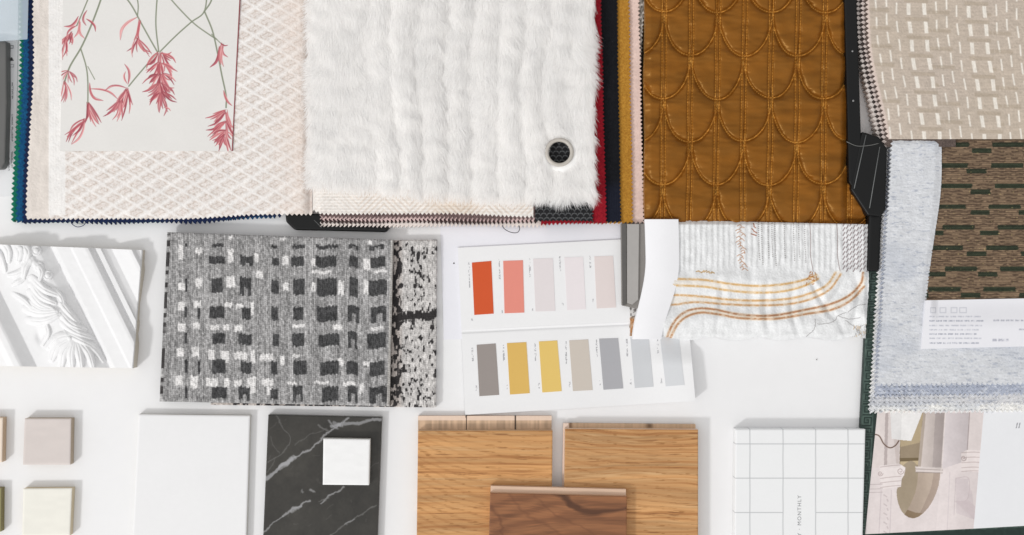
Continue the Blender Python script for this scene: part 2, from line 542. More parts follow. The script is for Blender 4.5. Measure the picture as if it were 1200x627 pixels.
pr = sheet('botanical_print', M_PAPER, print_paint, 0.0172, 0.0160, step=0.45, quad=[(74, -28), (283, -28), (272.5, 177), (70.5, 177)],
           relief=lambda X, Y, u, v: 0.5 * np.sin(u * 3.1) + 0.3 * np.sin(v * 5))
tag(pr, 'grey white paper print of drooping pink flowers on green stems', 'print')

# ================================================================== middle stack
def plain(c, n=5, s=1.4, seed=1):
    return lambda X, Y: fill(X, c) * (1 + (n / 100) * (vn(X, Y, s, s, seed) - .5) * 2)[..., None]


def rx(a, b, ph=0, amp=2.6, p=4.8):
    return lambda Y: a + (b - a) * np.clip(Y / 260, 0, 1) + zig(Y, p, amp, ph)


def bt(c, ph=0, amp=3.0, p=4.8, slope=0.0, x0=366):
    return lambda X: c + slope * (X - x0) + 0.6 * np.sin(X / 23.0 + ph) + zig(X, p, amp, ph)


tag(sheet('fabric_swatch', M_CLOTH, ribbed((30, 24, 22), (52, 44, 40), seed=6), 0.003, 0.0002, 640, -30, 757, 258, 0.7,  # added dark sheet: its colour stands in for shade in the gap by the velvet
          right=rx(757, 759.5), bottom=bt(258, 1)), 'black brown sheet added as the shaded gap between pale pink and gold velvet', 'fabric swatch', SW)


def tweed(X, Y):
    a = vn(X, Y, 1.6, 2.4, 31)
    return fill(X, (150, 146, 140)) + ((a - .5) * 150)[..., None]


tag(sheet('fabric_swatch', M_CLOTH, tweed, 0.006, 0.003, 690, -30, 754, 130, 0.6, right=lambda Y: 756 - 0.075 * Y + zig(Y, 4.6, 1.6), bottom=lambda X: 120 + zig(X)),
    'grey speckled tweed swatch, a sliver between pale pink and gold velvet', 'fabric swatch', SW)
tag(sheet('fabric_swatch', M_CLOTH, lambda X, Y: fill(X, (228, 202, 192)) * (1 + .07 * (vn(X, Y, 1.2, 1.8, 3) - .5))[..., None], 0.008, 0.006, 690, -30, 753, 262, 0.6,
          right=rx(748.5, 754.5), bottom=bt(261, 2, 3.4)), 'pale pink swatch with a zigzag edge next to the gold velvet', 'fabric swatch', SW)
tag(sheet('fabric_swatch', M_CLOTH, ribbed((158, 108, 38), (206, 156, 66), 2.0, 2.0, seed=7), 0.0115, 0.008, 690, -30, 740, 262, 0.6,
          right=rx(737, 741.5, 1.2), bottom=bt(260.5, 1, 3), relief=ribrel(0.4, 2.0, 2.0)), 'mustard yellow woven swatch between the black and pale pink strips', 'fabric swatch', SW)


def navy(X, Y):
    C = fill(X, (21, 22, 26)) + (10 * (vn(X, Y, 1.2, 1.2, 5) - .5))[..., None]
    return mixc(C, (34, 40, 62), 0.8 * ss(205, 225, Y) * (0.5 + 0.5 * np.sin(X * 2.6)))


tag(sheet('fabric_swatch', M_CLOTH, navy, 0.0145, 0.0115, 640, -30, 727, 260, 0.6, right=rx(723, 727.5, 2, 2.0), bottom=bt(260, 3, 3), relief=ribrel(0.3, 2.2, 2.2)),
    'black swatch with navy lower end between the red and mustard ones', 'fabric swatch', SW)
tag(sheet('fabric_swatch', M_CLOTH, ribbed((122, 16, 30), (178, 38, 50), 1.8, 2.2, seed=9), 0.018, 0.0145, 634, -30, 711, 263, 0.6,
          right=rx(704, 710.5, 0, 2.2), bottom=bt(262.5, 0, 3.2), relief=ribrel(0.25)), 'deep red swatch peeking out to the right of the white fur', 'fabric swatch', SW)

# cream, blush and brown layers whose pinked ends show under the fur
PK = [((226, 214, 208), (236, 226, 220), 264.5, 0.000, 0.0145, 0.004, 0, 'cream pinked swatch, lowest edge in the pile under the white fur', 640),
      ((54, 42, 42), (92, 76, 74), 260.5, 0.003, 0.0165, 0.0145, 2.4, 'dark brown swatch whose pinked end shows low under the white fur', 629),
      ((214, 186, 184), (232, 208, 204), 257.5, 0.004, 0.0185, 0.0165, 0.8, 'blush pink swatch whose pinked end lies between two brown ones', 628),
      ((78, 62, 62), (150, 128, 126), 254.0, 0.012, 0.0205, 0.0185, 1.9, 'brown and grey mottled swatch with pinked end below the zigzag cloth', 627)]
for c1, c2, yb, sl, zt, zb_, ph, lab, xr in PK:
    tag(sheet('fabric_swatch', M_CLOTH, ribbed(c1, c2, 2.2, 2.2, seed=int(yb)), zt, zb_, 376, 150, xr, yb, 0.6,
              left=lambda Y: 376 + zig(Y) + 0 * Y, bottom=bt(yb, ph, 4.2, 4.8, sl, 376)), lab, 'fabric swatch', SW)


def net_paint(X, Y):
    C = fill(X, (34, 34, 36)) + (8 * (vn(X, Y, 1, 1, 4) - .5))[..., None]
    row = np.floor(Y / 5.2)
    xo = X + (row % 2) * 3.6
    fx = (xo / 7.2 - np.floor(xo / 7.2)) * 2 - 1
    fy = Y / 5.2 - row
    d = np.abs(fy - (1 - np.sqrt(np.clip(1 - fx * fx, 0, 1))) * 0.9)
    return mixc(C, (104, 106, 108), (1 - ss(0.05, 0.26, d)) * 0.85)


tag(sheet('fabric_swatch', M_CLOTH, net_paint, 0.0205, 0.018, 627, 140, 696, 261, 0.5, right=rx(690, 695, 1, 2), bottom=bt(259.5, 1, 2.2, 4.4)),
    'black swatch with a grey fish scale pattern, under the fur corner and eyelet', 'fabric swatch', SW)


def zz_paint(X, Y):
    C = fill(X, (232, 227, 222)) * (1 + .05 * (vn(X, Y, 1.3, 1.3, 8) - .5))[..., None]
    cell = np.floor(X / 30)
    fx = X / 30 - cell
    dirn = np.where(cell % 2 == 0, 1, -1)
    ph = (Y + dirn * (X - cell * 30 - 15)) / 7.0
    l = 0.5 + 0.5 * np.sin(2 * np.pi * ph)
    C = mixc(C, (206, 190, 176), ss(0.5, 0.75, l) * (0.25 + 0.65 * ss(390, 470, X)) * (Y < 251) * (0.5 + .5 * vn(X, Y, 20, 20, 2)))
    return mixc(C, (210, 188, 164), 0.35 * box(X, Y, 505, 200, 560, 250, 20))


tag(sheet('fabric_swatch', M_CLOTH, zz_paint, 0.0225, 0.0205, 367, 100, 625, 252, 0.6, left=lambda Y: 366.5 + 0 * Y,
          bottom=lambda X: 250.5 + 3.5 * ss(520, 626, X) - 4 * (1 - ss(366, 380, X)) + zig(X, 4.8, 3.0),
          relief=lambda X, Y, u, v: 0.3 * np.sin(2 * np.pi * Y / 3.5) + 0.4 * vn(X, Y, 2, 2, 1) - 3.0 * (1 - ss(366, 378, X))),
    'cream cloth with a faint beige zigzag weave, directly under the white fur', 'fabric swatch', SW)

# ---- white fur with its eyelet
EX, EY = 655.5, 178.5


def fur_bottom(x):
    return 221 + 17 * ss(380, 600, x)


def fur_wave(X, Y):
    rib = 3.8 * np.abs(np.sin(np.pi * (X + 5 * np.sin(Y / 47) + 14 * (vn(X, Y, 60, 90, 51) - .5) - 372) / 30.0)) * ss(400, 470, X) * (1 - .5 * ss(610, 680, X))
    col_ = np.floor((X + 5 * np.sin(Y / 47) + 14 * (vn(X, Y, 60, 90, 51) - .5) - 372) / 30.0)
    tuft = (2.4 * vn(X, Y, 21, 15, 21) + 1.4 * vn(X, Y, 9, 8, 22) + 0.8 * np.sin(2 * np.pi * (Y / 23.0 + hsh(col_, 0, 4)))) * (1 - .8 * np.exp(-((np.hypot(X - EX, Y - EY) - 13) / 8) ** 2))
    return rib + tuft + 2.6 * np.sin((X - 400) / 33.0 + 0.35 * np.sin(Y / 60)) * ss(430, 480, X) * (1 - .4 * ss(600, 690, X)) + 1.6 * np.sin(X / 15.0 + 0.8 * np.sin(Y / 30)) * 0.5


fur = sheet('fur_swatch', mat('fur_backing', 0.95, 0.1, base=(250, 249, 248)), (250, 249, 248), 0.0236, 0.0226, 364, -40, 694, 232, 1.2,
            bottom=lambda X: fur_bottom(X) - 6, keep=lambda X, Y: np.hypot(X - EX, Y - EY) > 13.0,
            relief=lambda X, Y, u, v: 0.2 + fur_wave(X, Y))
tag(fur, 'fluffy white fur swatch with a round eyelet near its lower corner', 'fur swatch', SW)
M_FUR = mat('white_fur', 0.8, 0.1, 0.0, base=(253, 252.5, 252), nscale=30, bump=0, var=0.01)
_nt = M_FUR.node_tree
_tr = _nt.nodes.new('ShaderNodeBsdfTranslucent'); _tr.inputs[0].default_value = (0.985, 0.98, 0.975, 1)
_mx = _nt.nodes.new('ShaderNodeMixShader'); _mx.inputs[0].default_value = 0.55
_nt.links.new(_nt.nodes['Principled BSDF'].outputs[0], _mx.inputs[1]); _nt.links.new(_tr.outputs[0], _mx.inputs[2])
_nt.links.new(_mx.outputs[0], _nt.nodes['Material Output'].inputs[0])


def make_fur(n, seed):
    rg = np.random.default_rng(seed)
    x = rg.uniform(362, 696, n); y = rg.uniform(-42, 240, n)
    ok = (y < fur_bottom(x) - 3) & (np.hypot(x - EX, y - EY) > 17.0)
    x = x[ok]; y = y[ok]; n = len(x)
    # lie of the pile: down the picture, fanning out at the borders, in rows of soft tufts
    ang = np.pi / 2 + (vn(x, y, 40, 30, 3) - .5) * 1.0 + (vn(x, y, 13, 11, 5) - .5) * 0.9 - 0.6 * ss(655, 700, x) + 0.75 * (1 - ss(362, 385, x))
    ang += (rg.random(n) - .5) * 0.7
    de = np.hypot(x - EX, y - EY)
    out = np.arctan2(y - EY, x - EX)
    k = np.exp(-((de - 14) / 8) ** 2)
    ang = ang * (1 - k * .6) + np.where(k > .05, np.unwrap(np.zeros(1))[0] + out, 0) * k * .6
    L = rg.uniform(7, 13, n) * (0.75 + 0.5 * vn(x, y, 18, 14, 8)) * (1 - 0.45 * k)
    lift = rg.uniform(0.05, 0.34, n) * (1 - .5 * k)
    zb_ = 24.6 + fur_wave(x, y) - 2.0 * k
    # tuft pull
    gx = np.floor(x / 9 + .35 * np.sin(y / 13)); gy = np.floor(y / 12 + hsh(gx, 0, 2))
    tx = (gx + 0.2 + .6 * hsh(gx, gy, 3)) * 9; ty = (gy + .6 + .5 * hsh(gx, gy, 4)) * 12 + 8
    segs = 4
    pts = np.zeros((n, segs, 3)); wid = np.array([0.42, 0.42, 0.32, 0.05])
    for s in range(segs):
        t = s / (segs - 1)
        r = L * (t * (0.75 + .25 * t))
        X = x + np.cos(ang) * r; Y = y + np.sin(ang) * r
        pull = 0.22 * t ** 1.3
        far = np.exp(-(np.hypot(tx - X, ty - Y) / 14) ** 2)
        X = X + (tx - X) * pull * far; Y = Y + (ty - Y) * pull * far
        Z = zb_ + L * lift * (1.15 * t - 0.85 * t * t) * 1.5
        pts[:, s] = np.stack([X, Y, Z], -1)
    d = pts[:, -1, :2] - pts[:, 0, :2]
    nrm = np.stack([-d[:, 1], d[:, 0]], -1); nrm /= np.linalg.norm(nrm, axis=1)[:, None] + 1e-9
    tilt = (rg.random(n) - .5) * 0.9
    Lf = pts.copy(); Rt = pts.copy()
    for s in range(segs):
        Lf[:, s, :2] += nrm * wid[s] / 2; Rt[:, s, :2] -= nrm * wid[s] / 2
        Lf[:, s, 2] += tilt * wid[s] / 2; Rt[:, s, 2] -= tilt * wid[s] / 2
    A = np.stack([Lf, Rt], 2).reshape(n, segs * 2, 3)
    A[..., 2] /= 1000.0
    kk = (H - A[..., 2]) / H / 1000.0
    V = np.stack([(A[..., 0] - CX) * kk, (CY - A[..., 1]) * kk, A[..., 2]], -1).reshape(-1, 3)
    base = (np.arange(n) * segs * 2)[:, None]
    Q = np.concatenate([base + np.array([[2 * s, 2 * s + 1, 2 * s + 3, 2 * s + 2]]) for s in range(segs - 1)])
    return V, Q


V, Q = make_fur(150000, 3)
pile = mesh_np('fur_pile', V, Q, None, M_FUR, fur)

# eyelet: a flanged ring set in the fur
bm = bmesh.new()
prof = [(12.3, -3.0), (12.3, 2.2), (12.9, 3.2), (14.4, 3.6), (15.9, 3.2), (16.6, 2.0), (16.6, 0.5)]
c0 = P(EX, EY, 0.029)
rings = []
for i in range(48):
    a = 2 * math.pi * i / 48
    rings.append([bm.verts.new((c0[0] + r / 1000 * math.cos(a), c0[1] + r / 1000 * math.sin(a), 0.0280 + z / 1000)) for r, z in prof])
for i in range(48):
    for k in range(len(prof) - 1):
        bm.faces.new((rings[i][k], rings[(i + 1) % 48][k], rings[(i + 1) % 48][k + 1], rings[i][k + 1]))
bmesh.ops.recalc_face_normals(bm, faces=bm.faces)
bm_obj('eyelet', bm, mat('eyelet_plastic', 0.35, 0.5, base=(186, 180, 172), bump=0.02, var=0.03), fur, smooth=True)

# black binding clip under the middle pile
clip = prism('binding_clip', [(334, 250), (460, 252), (462, 260), (452, 272), (345, 269.5), (335, 260)], 0.0002, 0.0105, M_BLACK, bevel=0.0025, segs=3)
tag(clip, 'black plastic binding clip poking out below the fabric piles', 'clip')
tube('seam_line', [P(368 + i * 3, 258 + 2.6 * i + 0.4 * i * i * .3, 0.0106) for i in range(4)], 0.00035, mat('grey_seam', 0.4, 0.4, base=(96, 98, 98)), clip)

M_THREAD = mat('thread', 0.9, 0.1, base=(62, 62, 68))
th = spline([(588, 259), (590, 267), (598, 272), (606, 272.5), (609, 268), (607, 262)], 6)
tag(tube('loose_thread', [P(x, y, 0.0035 + 0.006 * math.sin(i / len(th) * 3.1)) for i, (x, y) in enumerate(th)], 0.00042, M_THREAD),
    'loose dark grey thread looping below the fabric pile onto white paper', 'thread')
th = spline([(82, 258), (85, 263), (91, 266), (98, 264), (101, 259)], 6)
tag(tube('loose_thread', [P(x, y, 0.004) for x, y in th], 0.0004, mat('navy_thread', 0.9, 0.1, base=(30, 48, 92))),
    'loose navy thread curling from the left swatch stack edge', 'thread')

# ================================================================== quilted gold velvet
VW, VR = 62.6, 50.5


def scallop(X, Y):
    """distance to the nearest scallop seam (layout mm)"""
    xs = X + 0.012 * (Y - 130) + 3.0 * (vn(X, Y, 46, 34, 31) - .5)
    Y = Y + 3.4 * (vn(X, Y, 40, 40, 33) - .5)
    best = np.full(X.shape, 99.0)
    for par in (0, 1):
        cx0 = 777.5 + par * VW / 2
        k = np.round((xs - cx0) / VW)
        fx = (xs - cx0 - k * VW) / (VW / 2)
        for off in (-1, 0, 1, 2):
            base = -38 + par * VR
            j = np.floor((Y - base) / (2 * VR)) + off - 1
            yt = base + j * 2 * VR
            prof = np.sqrt(np.clip(1 - np.abs(fx) ** 2.1, 0, 1))
            yc = yt + VR * 1.04 * prof
            slope = np.clip(np.abs(VR * fx / np.maximum(prof, 0.12)) / (VW / 2), 0, 6)
            best = np.minimum(best, np.abs(Y - yc) / np.sqrt(1 + slope ** 2))
    return best


def vlines(X, Y):
    xs = X + 0.012 * (Y - 130) + 1.6 * (vn(X, Y, 34, 40, 4) - .5)
    f = (xs - 777.5) / (VW / 2)
    d = np.abs(f - np.round(f)) * VW / 2
    return np.abs(d - 2.4), d


def vel_paint(X, Y):
    n = vn(X, Y, 30, 12, 2); n2 = vn(X, Y, 9, 4, 5)
    C = fill(X, (117, 69, 17)) * (1 + 0.16 * (n - .5) + 0.07 * (n2 - .5))[..., None]
    d = scallop(X, Y); l, _ = vlines(X, Y)
    st = 0.55 + 0.45 * (np.sin(2 * np.pi * Y / 3.4) > -0.2)
    C = mixc(C, (204, 146, 66), (1 - ss(0.32, 0.85, l)) * 0.9 * st)
    C = mixc(C, (214, 158, 76), (1 - ss(0.4, 0.95, d)) * 0.95 * (0.6 + .4 * (np.sin((X + Y) * 1.6) > -.3)))
    return C


def vel_relief(X, Y, u, v):
    d = scallop(X, Y); l, d2 = vlines(X, Y)
    puff = 5.2 * (1 - np.exp(-d / 2.0)) * (0.66 + 0.34 * (1 - np.exp(-np.minimum(l, 12) / 0.9))) + 1.6 * (1 - np.exp(-d / 11)) + 4.0 * (vn(X, Y, 58, 30, 41) - .5)
    wr = 3.6 * (vn(X, Y, 24, 9, 7) - .5) * np.clip(d / 6, 0, 1) + 0.7 * (vn(X + Y * .5, Y, 9, 5, 9) - .5) - 0.9 * np.exp(-(l / 0.8) ** 2)
    return puff + wr - 9.0 * ss(232, 268, Y) ** 1.5 - 2.5 * (1 - ss(755, 764, X)) - 5.0 * ss(984, 994, X) + 2.0 * (vn(X, Y, 11, 3.0, 15) - .5) * np.exp(-d / 8) + 1.2 * (vn(X, Y, 7, 3.4, 16) - .5) * np.exp(-l / 5)


vel = sheet('velvet_swatch', M_VELVET, vel_paint, 0.0145, 0.0005, 756, -30, 1012, 266, 0.55,
            left=lambda Y: 755.5 + 0.6 * np.sin(Y / 20), right=lambda Y: 1000 + 0.055 * Y + 0 * Y, relief=vel_relief)
tag(vel, 'golden brown velvet quilted in scallops with stitched vertical lines', 'fabric swatch', SW)

# ================================================================== right side: hanger, beige cloth, wool, patterned cloth
hang = prism('swatch_hanger', [(989, -30), (1003, -30), (1006, 60), (1009, 150), (1011, 235), (1002, 226), (995, 212), (993, 120)], 0.0002, 0.0225, M_BLACK, bevel=0.0018, segs=3)
tag(hang, 'black plastic hanger bar and clamp between gold velvet and beige cloth', 'swatch hanger')
prism('clamp', [(1010, 154), (1030, 160), (1040, 174), (1038, 246), (1032, 254), (1017, 252.5), (997, 222)], 0.0003, 0.0235, M_BLACK, hang, bevel=0.003, segs=4)
for a, b in (((1015, 158), (1001, 221)), ((1031, 172), (1019, 244))):
    tube('mould_line', [P(a[0], a[1], 0.0237), P(b[0], b[1], 0.0237)], 0.0005, mat('grey_line', 0.45, 0.4, base=(110, 112, 112)), hang)
tube('wire', [P(x, y, 0.0241) for x, y in spline([(992, 166), (1004, 171), (1018, 170.5), (1030, 168)], 5)], 0.00045, mat('steel_wire', 0.35, 0.5, base=(120, 120, 118), metal=.6), hang)
prism('rod', [(1018.5, 248), (1034, 248), (1031, 318), (1016, 318)], 0.0003, 0.0165, M_BLACK, hang, bevel=0.004, segs=4)
for sx, sy in ((1000, 118), (999, 60)):
    bm = bmesh.new()
    bmesh.ops.create_uvsphere(bm, u_segments=10, v_segments=6, radius=0.0012)
    for v in bm.verts:
        p = P(sx, sy, 0.0226); v.co.x += p[0]; v.co.y += p[1]; v.co.z = v.co.z * .4 + 0.0226
    bm_obj('rivet', bm, mat('rivet_steel', 0.35, 0.5, base=(150, 150, 150), metal=.7), hang, smooth=True)


def bl(off, ph):
    return lambda Y: 1003 + off + 2.5 * ss(0, 80, Y) + 24 * ss(40, 190, Y) + zig(Y, 5.6, 3.6, ph)


# layers under the beige cloth
for off, c1, c2, zt, zb_, ph, lab in ((1.5, (206, 196, 190), (226, 218, 212), 0.0170, 0.0008, 0, 'off white swatch, outermost pinked edge left of the beige dashed cloth'),
                                     (4.6, (44, 38, 37), (84, 74, 70), 0.0185, 0.0170, 2.8, 'dark brown swatch, its pinked edge between off white and blush ones'),
                                     (7.4, (196, 182, 176), (220, 208, 202), 0.0198, 0.0185, 0.6, 'blush grey swatch, its pinked edge right of the dark brown one'),
                                     (10.2, (74, 64, 60), (120, 106, 100), 0.0212, 0.0198, 3.2, 'brown grey swatch with pinked edge right against the beige dashed cloth')):
    tag(sheet('fabric_swatch', M_CLOTH, ribbed(c1, c2, 2.2, 2.4, seed=int(off * 3)), zt, zb_, 1006, -30, 1120, 172, 0.6, left=bl(off, ph)), lab, 'fabric swatch', SW)

TC = [(25.7, 0), (38, 0), (50, 0), (64.5, 1), (83, 1)]
TR_PER = 70.4


def beige_paint(X, Y):
    bend = 19.5 * ss(-20, 190, Y) ** 1.25
    xs = X - 1000 - bend
    tx = xs - 19.5
    kx = np.floor(tx / TR_PER); fx = tx - kx * TR_PER
    C = fill(X, (194, 181, 169))
    fine = np.sin(2 * np.pi * Y / 1.7)
    C = C * (1 + 0.05 * fine + 0.08 * (vn(X, Y, 5, 1.3, 3) - .5) + 0.05 * (vn(X, Y, 1.3, 1.3, 6) - .5))[..., None]
    C = mixc(C, (190, 176, 154), 0.35 * vn(X, Y, 60, 60, 2))
    sl = Y - 0.045 * (X - 1000)
    rp = 21.3
    for i, (cx, thick) in enumerate(TC):
        c = cx - 19.5
        ph = (i * 0.37 + (0.0 if thick else 0.3)) % 1
        t = (sl + ph * rp * (0.6 if not thick else 0.1)) / rp
        r = t - np.floor(t)
        wd = 4.4 if thick else 1.9
        d = np.abs(fx - c - 0.5 * np.sin(Y / 9 + i))
        m = (1 - ss(wd / 2 - .3, wd / 2 + .4, d)) * box(r, r * 0, 0.06, -1, 0.70, 1, .04)
        C = mixc(C, (240, 235, 226), m * (0.72 + .25 * vn(X, Y, 1.2, 4, 8)))
    t = sl / rp; r = t - np.floor(t)
    b1 = box(r, r * 0, 0.80, -1, 1.0, 1, .05) * box(fx, fx * 0, 40, -1, 68, 1, 1.2)
    t2 = (sl + 9) / rp; r2 = t2 - np.floor(t2)
    b2 = box(r2, r2 * 0, 0.80, -1, 1.0, 1, .05) * np.maximum(box(fx, fx * 0, 1, -1, 22, 1, 1.2) * (hsh(np.floor(t2), kx, 4) > .3), box(fx, fx * 0, 66, -1, 71, 1, 1))
    C = mixc(C, (172, 158, 140), 0.5 * np.maximum(b1, b2))
    return mixc(C, (226, 208, 200), 0.75 * (1 - ss(1.5, 4.0, X - bl(13, 0)(Y) + zig(Y, 5.6, 3.6, 0))))


tag(sheet('fabric_swatch', M_CLOTH, beige_paint, 0.0232, 0.0212, 1012, -30, 1235, 163, 0.55, left=bl(13, 2.0),
          relief=lambda X, Y, u, v: 0.22 * np.sin(2 * np.pi * Y / 1.7) + 1.6 * np.sin((X - 1000 - 19 * ss(-20, 190, Y)) / 32) * ss(20, 110, Y) - 1.4 * ss(148, 163, Y) + 0.4 * vn(X, Y, 2, 2, 2)),
    'beige cloth with white dashes and taupe bars, top of its pinked stack', 'fabric swatch', SW)


# ---- green key-pattern book at the lower right
GK = ["11111110", "10000010", "10111010", "10101010", "10100010", "10111110", "10000000", "11111111"]


def book_left(Y):
    return 1017.5 - (Y - 310) * 15.5 / 317.0


def green_paint(X, Y):
    C = fill(X, (28, 46, 41)) + (10 * (vn(X, Y, 3, 3, 2) - .5))[..., None]
    G = np.array([[int(c) for c in r] for r in GK])
    e = X - book_left(Y)
    for horiz in (False, True):
        a, b = (e, Y) if not horiz else (Y - (628 - (X - 1003) * 0.045) + 16, X)
        on = (a > 2) & (a < 14.8)
        cell = 1.6
        ia = np.clip(((a - 2) / cell).astype(int), 0, 7)
        ib = (np.floor(b / cell).astype(int)) % 8
        blk = (np.floor(b / 39) * 39); inb = b - blk
        ib = np.clip(((inb - 6) / cell).astype(int), 0, 99) % 8
        m = G[ia, ib] * on * (inb > 6)
        m = np.maximum(m, on * ((np.abs(inb - 1.2) < .5) | (np.abs(inb - 3.6) < .5)))
        m = np.maximum(m, (np.abs(a - 1.2) < .4))
        zone = (e < 15.5) if not horiz else (e >= 15.5)
        C = mixc(C, (112, 130, 120), 0.5 * m * zone * (0.5 + .7 * vn(X, Y, 4, 4, 7)))
    return C


book = sheet('pattern_book', M_COVER, green_paint, 0.0075, 0.0002, 1003, 300, 1240, 648, 0.55, left=lambda Y: book_left(Y), bevel=1.2, bevel_w=2.5)
tag(book, 'dark green pattern book with a Greek key border under the grey wool', 'book')


def Z6(pts):
    return [(990 + x / 3.752, 460 + y / 3.752) for x, y in pts]


def pic_paint(X, Y):
    C = fill(X, (223, 213, 212)) + (5 * (vn(X, Y, 20, 30, 1) - .5))[..., None]

    def pg(pts, c, a=1.0):
        nonlocal C
        C = mixc(C, c, inpoly(X, Y, Z6(pts)) * a)

    def ln(pts, wd, c, a=1.0):
        nonlocal C
        C = stroke(C, X, Y, Z6(pts), wd, c, a, 0.6)
    pg([(100, 90), (250, 90), (245, 330), (95, 330)], (221, 211, 208))
    pg([(178, 90), (192, 90), (185, 330), (172, 330)], (186, 174, 172))
    pg([(118, 90), (131, 90), (127, 180), (116, 180)], (150, 142, 84))
    pg([(205, 90), (240, 90), (238, 330), (228, 330)], (208, 196, 192))
    # far room seen through the arch
    niche = [(243, 205), (292, 212), (330, 120), (340, 90), (345, 90), (322, 325), (330, 350), (322, 410), (296, 470), (262, 492), (236, 470), (228, 430), (250, 400), (264, 350), (240, 318)]
    pg(niche, (150, 134, 112))
    pg([(300, 120), (345, 90), (330, 220), (243, 240), (243, 205), (292, 212)], (176, 158, 128))
    pg([(243, 288), (326, 286), (325, 300), (243, 303)], (112, 96, 70))
    pg([(243, 303), (326, 300), (324, 318), (243, 322)], (190, 172, 140))
    pg([(236, 455), (305, 455), (290, 482), (262, 492), (240, 480)], (196, 178, 146))
    pg([(243, 490), (268, 488), (256, 512)], (120, 100, 72))
    # arch pier and soffit
    pg([(345, 88), (440, 88), (425, 335), (320, 330)], (202, 191, 186))
    pg([(398, 88), (440, 88), (425, 335), (385, 333)], (184, 173, 170))
    pg([(345, 88), (356, 88), (334, 330), (320, 330)], (170, 156, 144))
    sof = [(322, 352), (370, 348), (419, 352), (417, 380), (412, 410), (402, 442), (388, 474), (368, 506), (345, 531), (322, 547), (300, 553), (280, 549), (262, 537), (270, 522), (284, 500), (298, 470), (310, 440), (318, 400)]
    sm = lambda p: [((a_ - 990) * 3.752, (b_ - 460) * 3.752) for a_, b_ in spline(Z6(p + [p[0]]), 6)]
    pg(sm([(243, 330), (236, 400), (228, 440), (236, 490), (258, 532), (300, 553), (340, 530), (330, 470), (326, 400), (322, 330), (290, 300)]), (160, 145, 124))
    pg(sof, (186, 169, 154))
    pg([(390, 352), (419, 352), (417, 380), (412, 410), (402, 442), (388, 474), (368, 506), (345, 531), (322, 547), (345, 500), (372, 440), (384, 400)], (170, 152, 139))
    pg([(262, 537), (275, 515), (310, 528), (345, 531), (322, 547), (300, 553), (280, 549)], (150, 130, 106))
    pg([(310, 325), (430, 330), (430, 352), (312, 350)], (216, 206, 202))
    ln([(312, 336), (430, 341)], 0.9, (168, 154, 150)); ln([(314, 350), (428, 354)], 0.9, (150, 136, 130))
    # left capital
    pg([(152, 322), (240, 312), (266, 330), (262, 362), (250, 380), (246, 415), (160, 425)], (231, 222, 220))
    for cx, cy, r in ((245, 345, 16), (156, 356, 12)):
        th_ = np.linspace(0, 9, 14)
        ln([(cx + r * (1 - q / 11) * math.cos(q), cy + r * (1 - q / 11) * math.sin(q)) for q in th_], 0.8, (176, 160, 158))
    for yy in (322, 372, 392, 412):
        ln([(156, yy + 6), (200, yy), (248, yy - 4)], 0.8, (182, 166, 164), .8)
    for yy in (405, 425, 440):
        ln([(98, yy), (165, yy - 2)], 0.7, (178, 166, 166), .8)
    for k in range(9):
        ln([(172 + (k % 2) * 14, 450 + 20 * k), (184 + (k % 2) * 6, 458 + 20 * k)], 1.4, (190, 178, 178), .7)
    ln([(160, 430), (150, 620)], 0.7, (196, 184, 186)); ln([(205, 430), (198, 620)], 0.7, (200, 188, 190))
    # right wall, capital, panel
    pg([(445, 88), (548, 88), (535, 300), (430, 335)], (208, 199, 200))
    pg([(545, 88), (612, 88), (598, 260), (538, 258)], (217, 207, 205))
    ln([(549, 88), (538, 262)], 0.9, (160, 146, 146)); ln([(440, 88), (424, 335), (414, 420)], 0.7, (226, 216, 212))
    pg([(512, 268), (535, 252), (598, 255), (592, 350), (512, 345)], (229, 219, 217))
    for yy in (262, 284, 306, 328, 344):
        ln([(514, yy + 3), (560, yy), (592, yy + 1)], 0.8, (186, 170, 168), .9)
    th_ = np.linspace(0, 8, 12)
    ln([(522 + 12 * (1 - q / 10) * math.cos(q), 288 + 14 * (1 - q / 10) * math.sin(q)) for q in th_], 0.8, (176, 160, 158))
    pg([(488, 376), (545, 380), (542, 400), (560, 440), (572, 560), (490, 530)], (213, 202, 203))
    ln([(488, 376), (480, 540)], 0.6, (196, 184, 186)); ln([(488, 376), (545, 378), (538, 470), (484, 478)], 0.6, (198, 184, 186)); ln([(462, 350), (450, 610)], 0.6, (204, 194, 196))
    pg([(486, 480), (540, 472), (574, 500), (572, 562)], (206, 193, 195), .7)
    # white card in the picture and dark cord
    pg([(200, 88), (340, 88), (332, 112), (292, 213), (238, 208), (206, 203)], (232, 230, 229))
    gx = lambda a_, b_: np.clip(((X - 990) * 3.752 - a_) / (b_ - a_), 0, 1)[..., None]
    for pts, a_, b_, d1, d2 in (([(345, 88), (440, 88), (425, 335), (320, 330)], 330, 440, 8, -26), ([(445, 88), (548, 88), (535, 300), (430, 335)], 430, 545, 10, -18),
                                ([(100, 90), (250, 90), (245, 330), (95, 330)], 100, 250, 4, -12), (sof, 262, 419, -22, 10), ([(425, 340), (590, 350), (575, 610), (400, 610)], 400, 590, 6, -12)):
        mk_ = inpoly(X, Y, Z6(pts))[..., None]
        C = C + mk_ * (d1 + (d2 - d1) * gx(a_, b_))
    C = C + (6 * (vn(X, Y, 6, 9, 12) - .5))[..., None]
    ln([(118, 183), (150, 190), (172, 226), (198, 243), (222, 233), (238, 212)], 1.3, (96, 72, 58))
    return C


pic = sheet('magazine_page', M_COVER, pic_paint, 0.0083, 0.0074, step=0.5, quad=[(1029.5, 470), (1154, 470), (1141, 619.5), (1014, 626)])
tag(pic, 'upside down photograph of a white arch and column capitals, on the book', 'printed page')


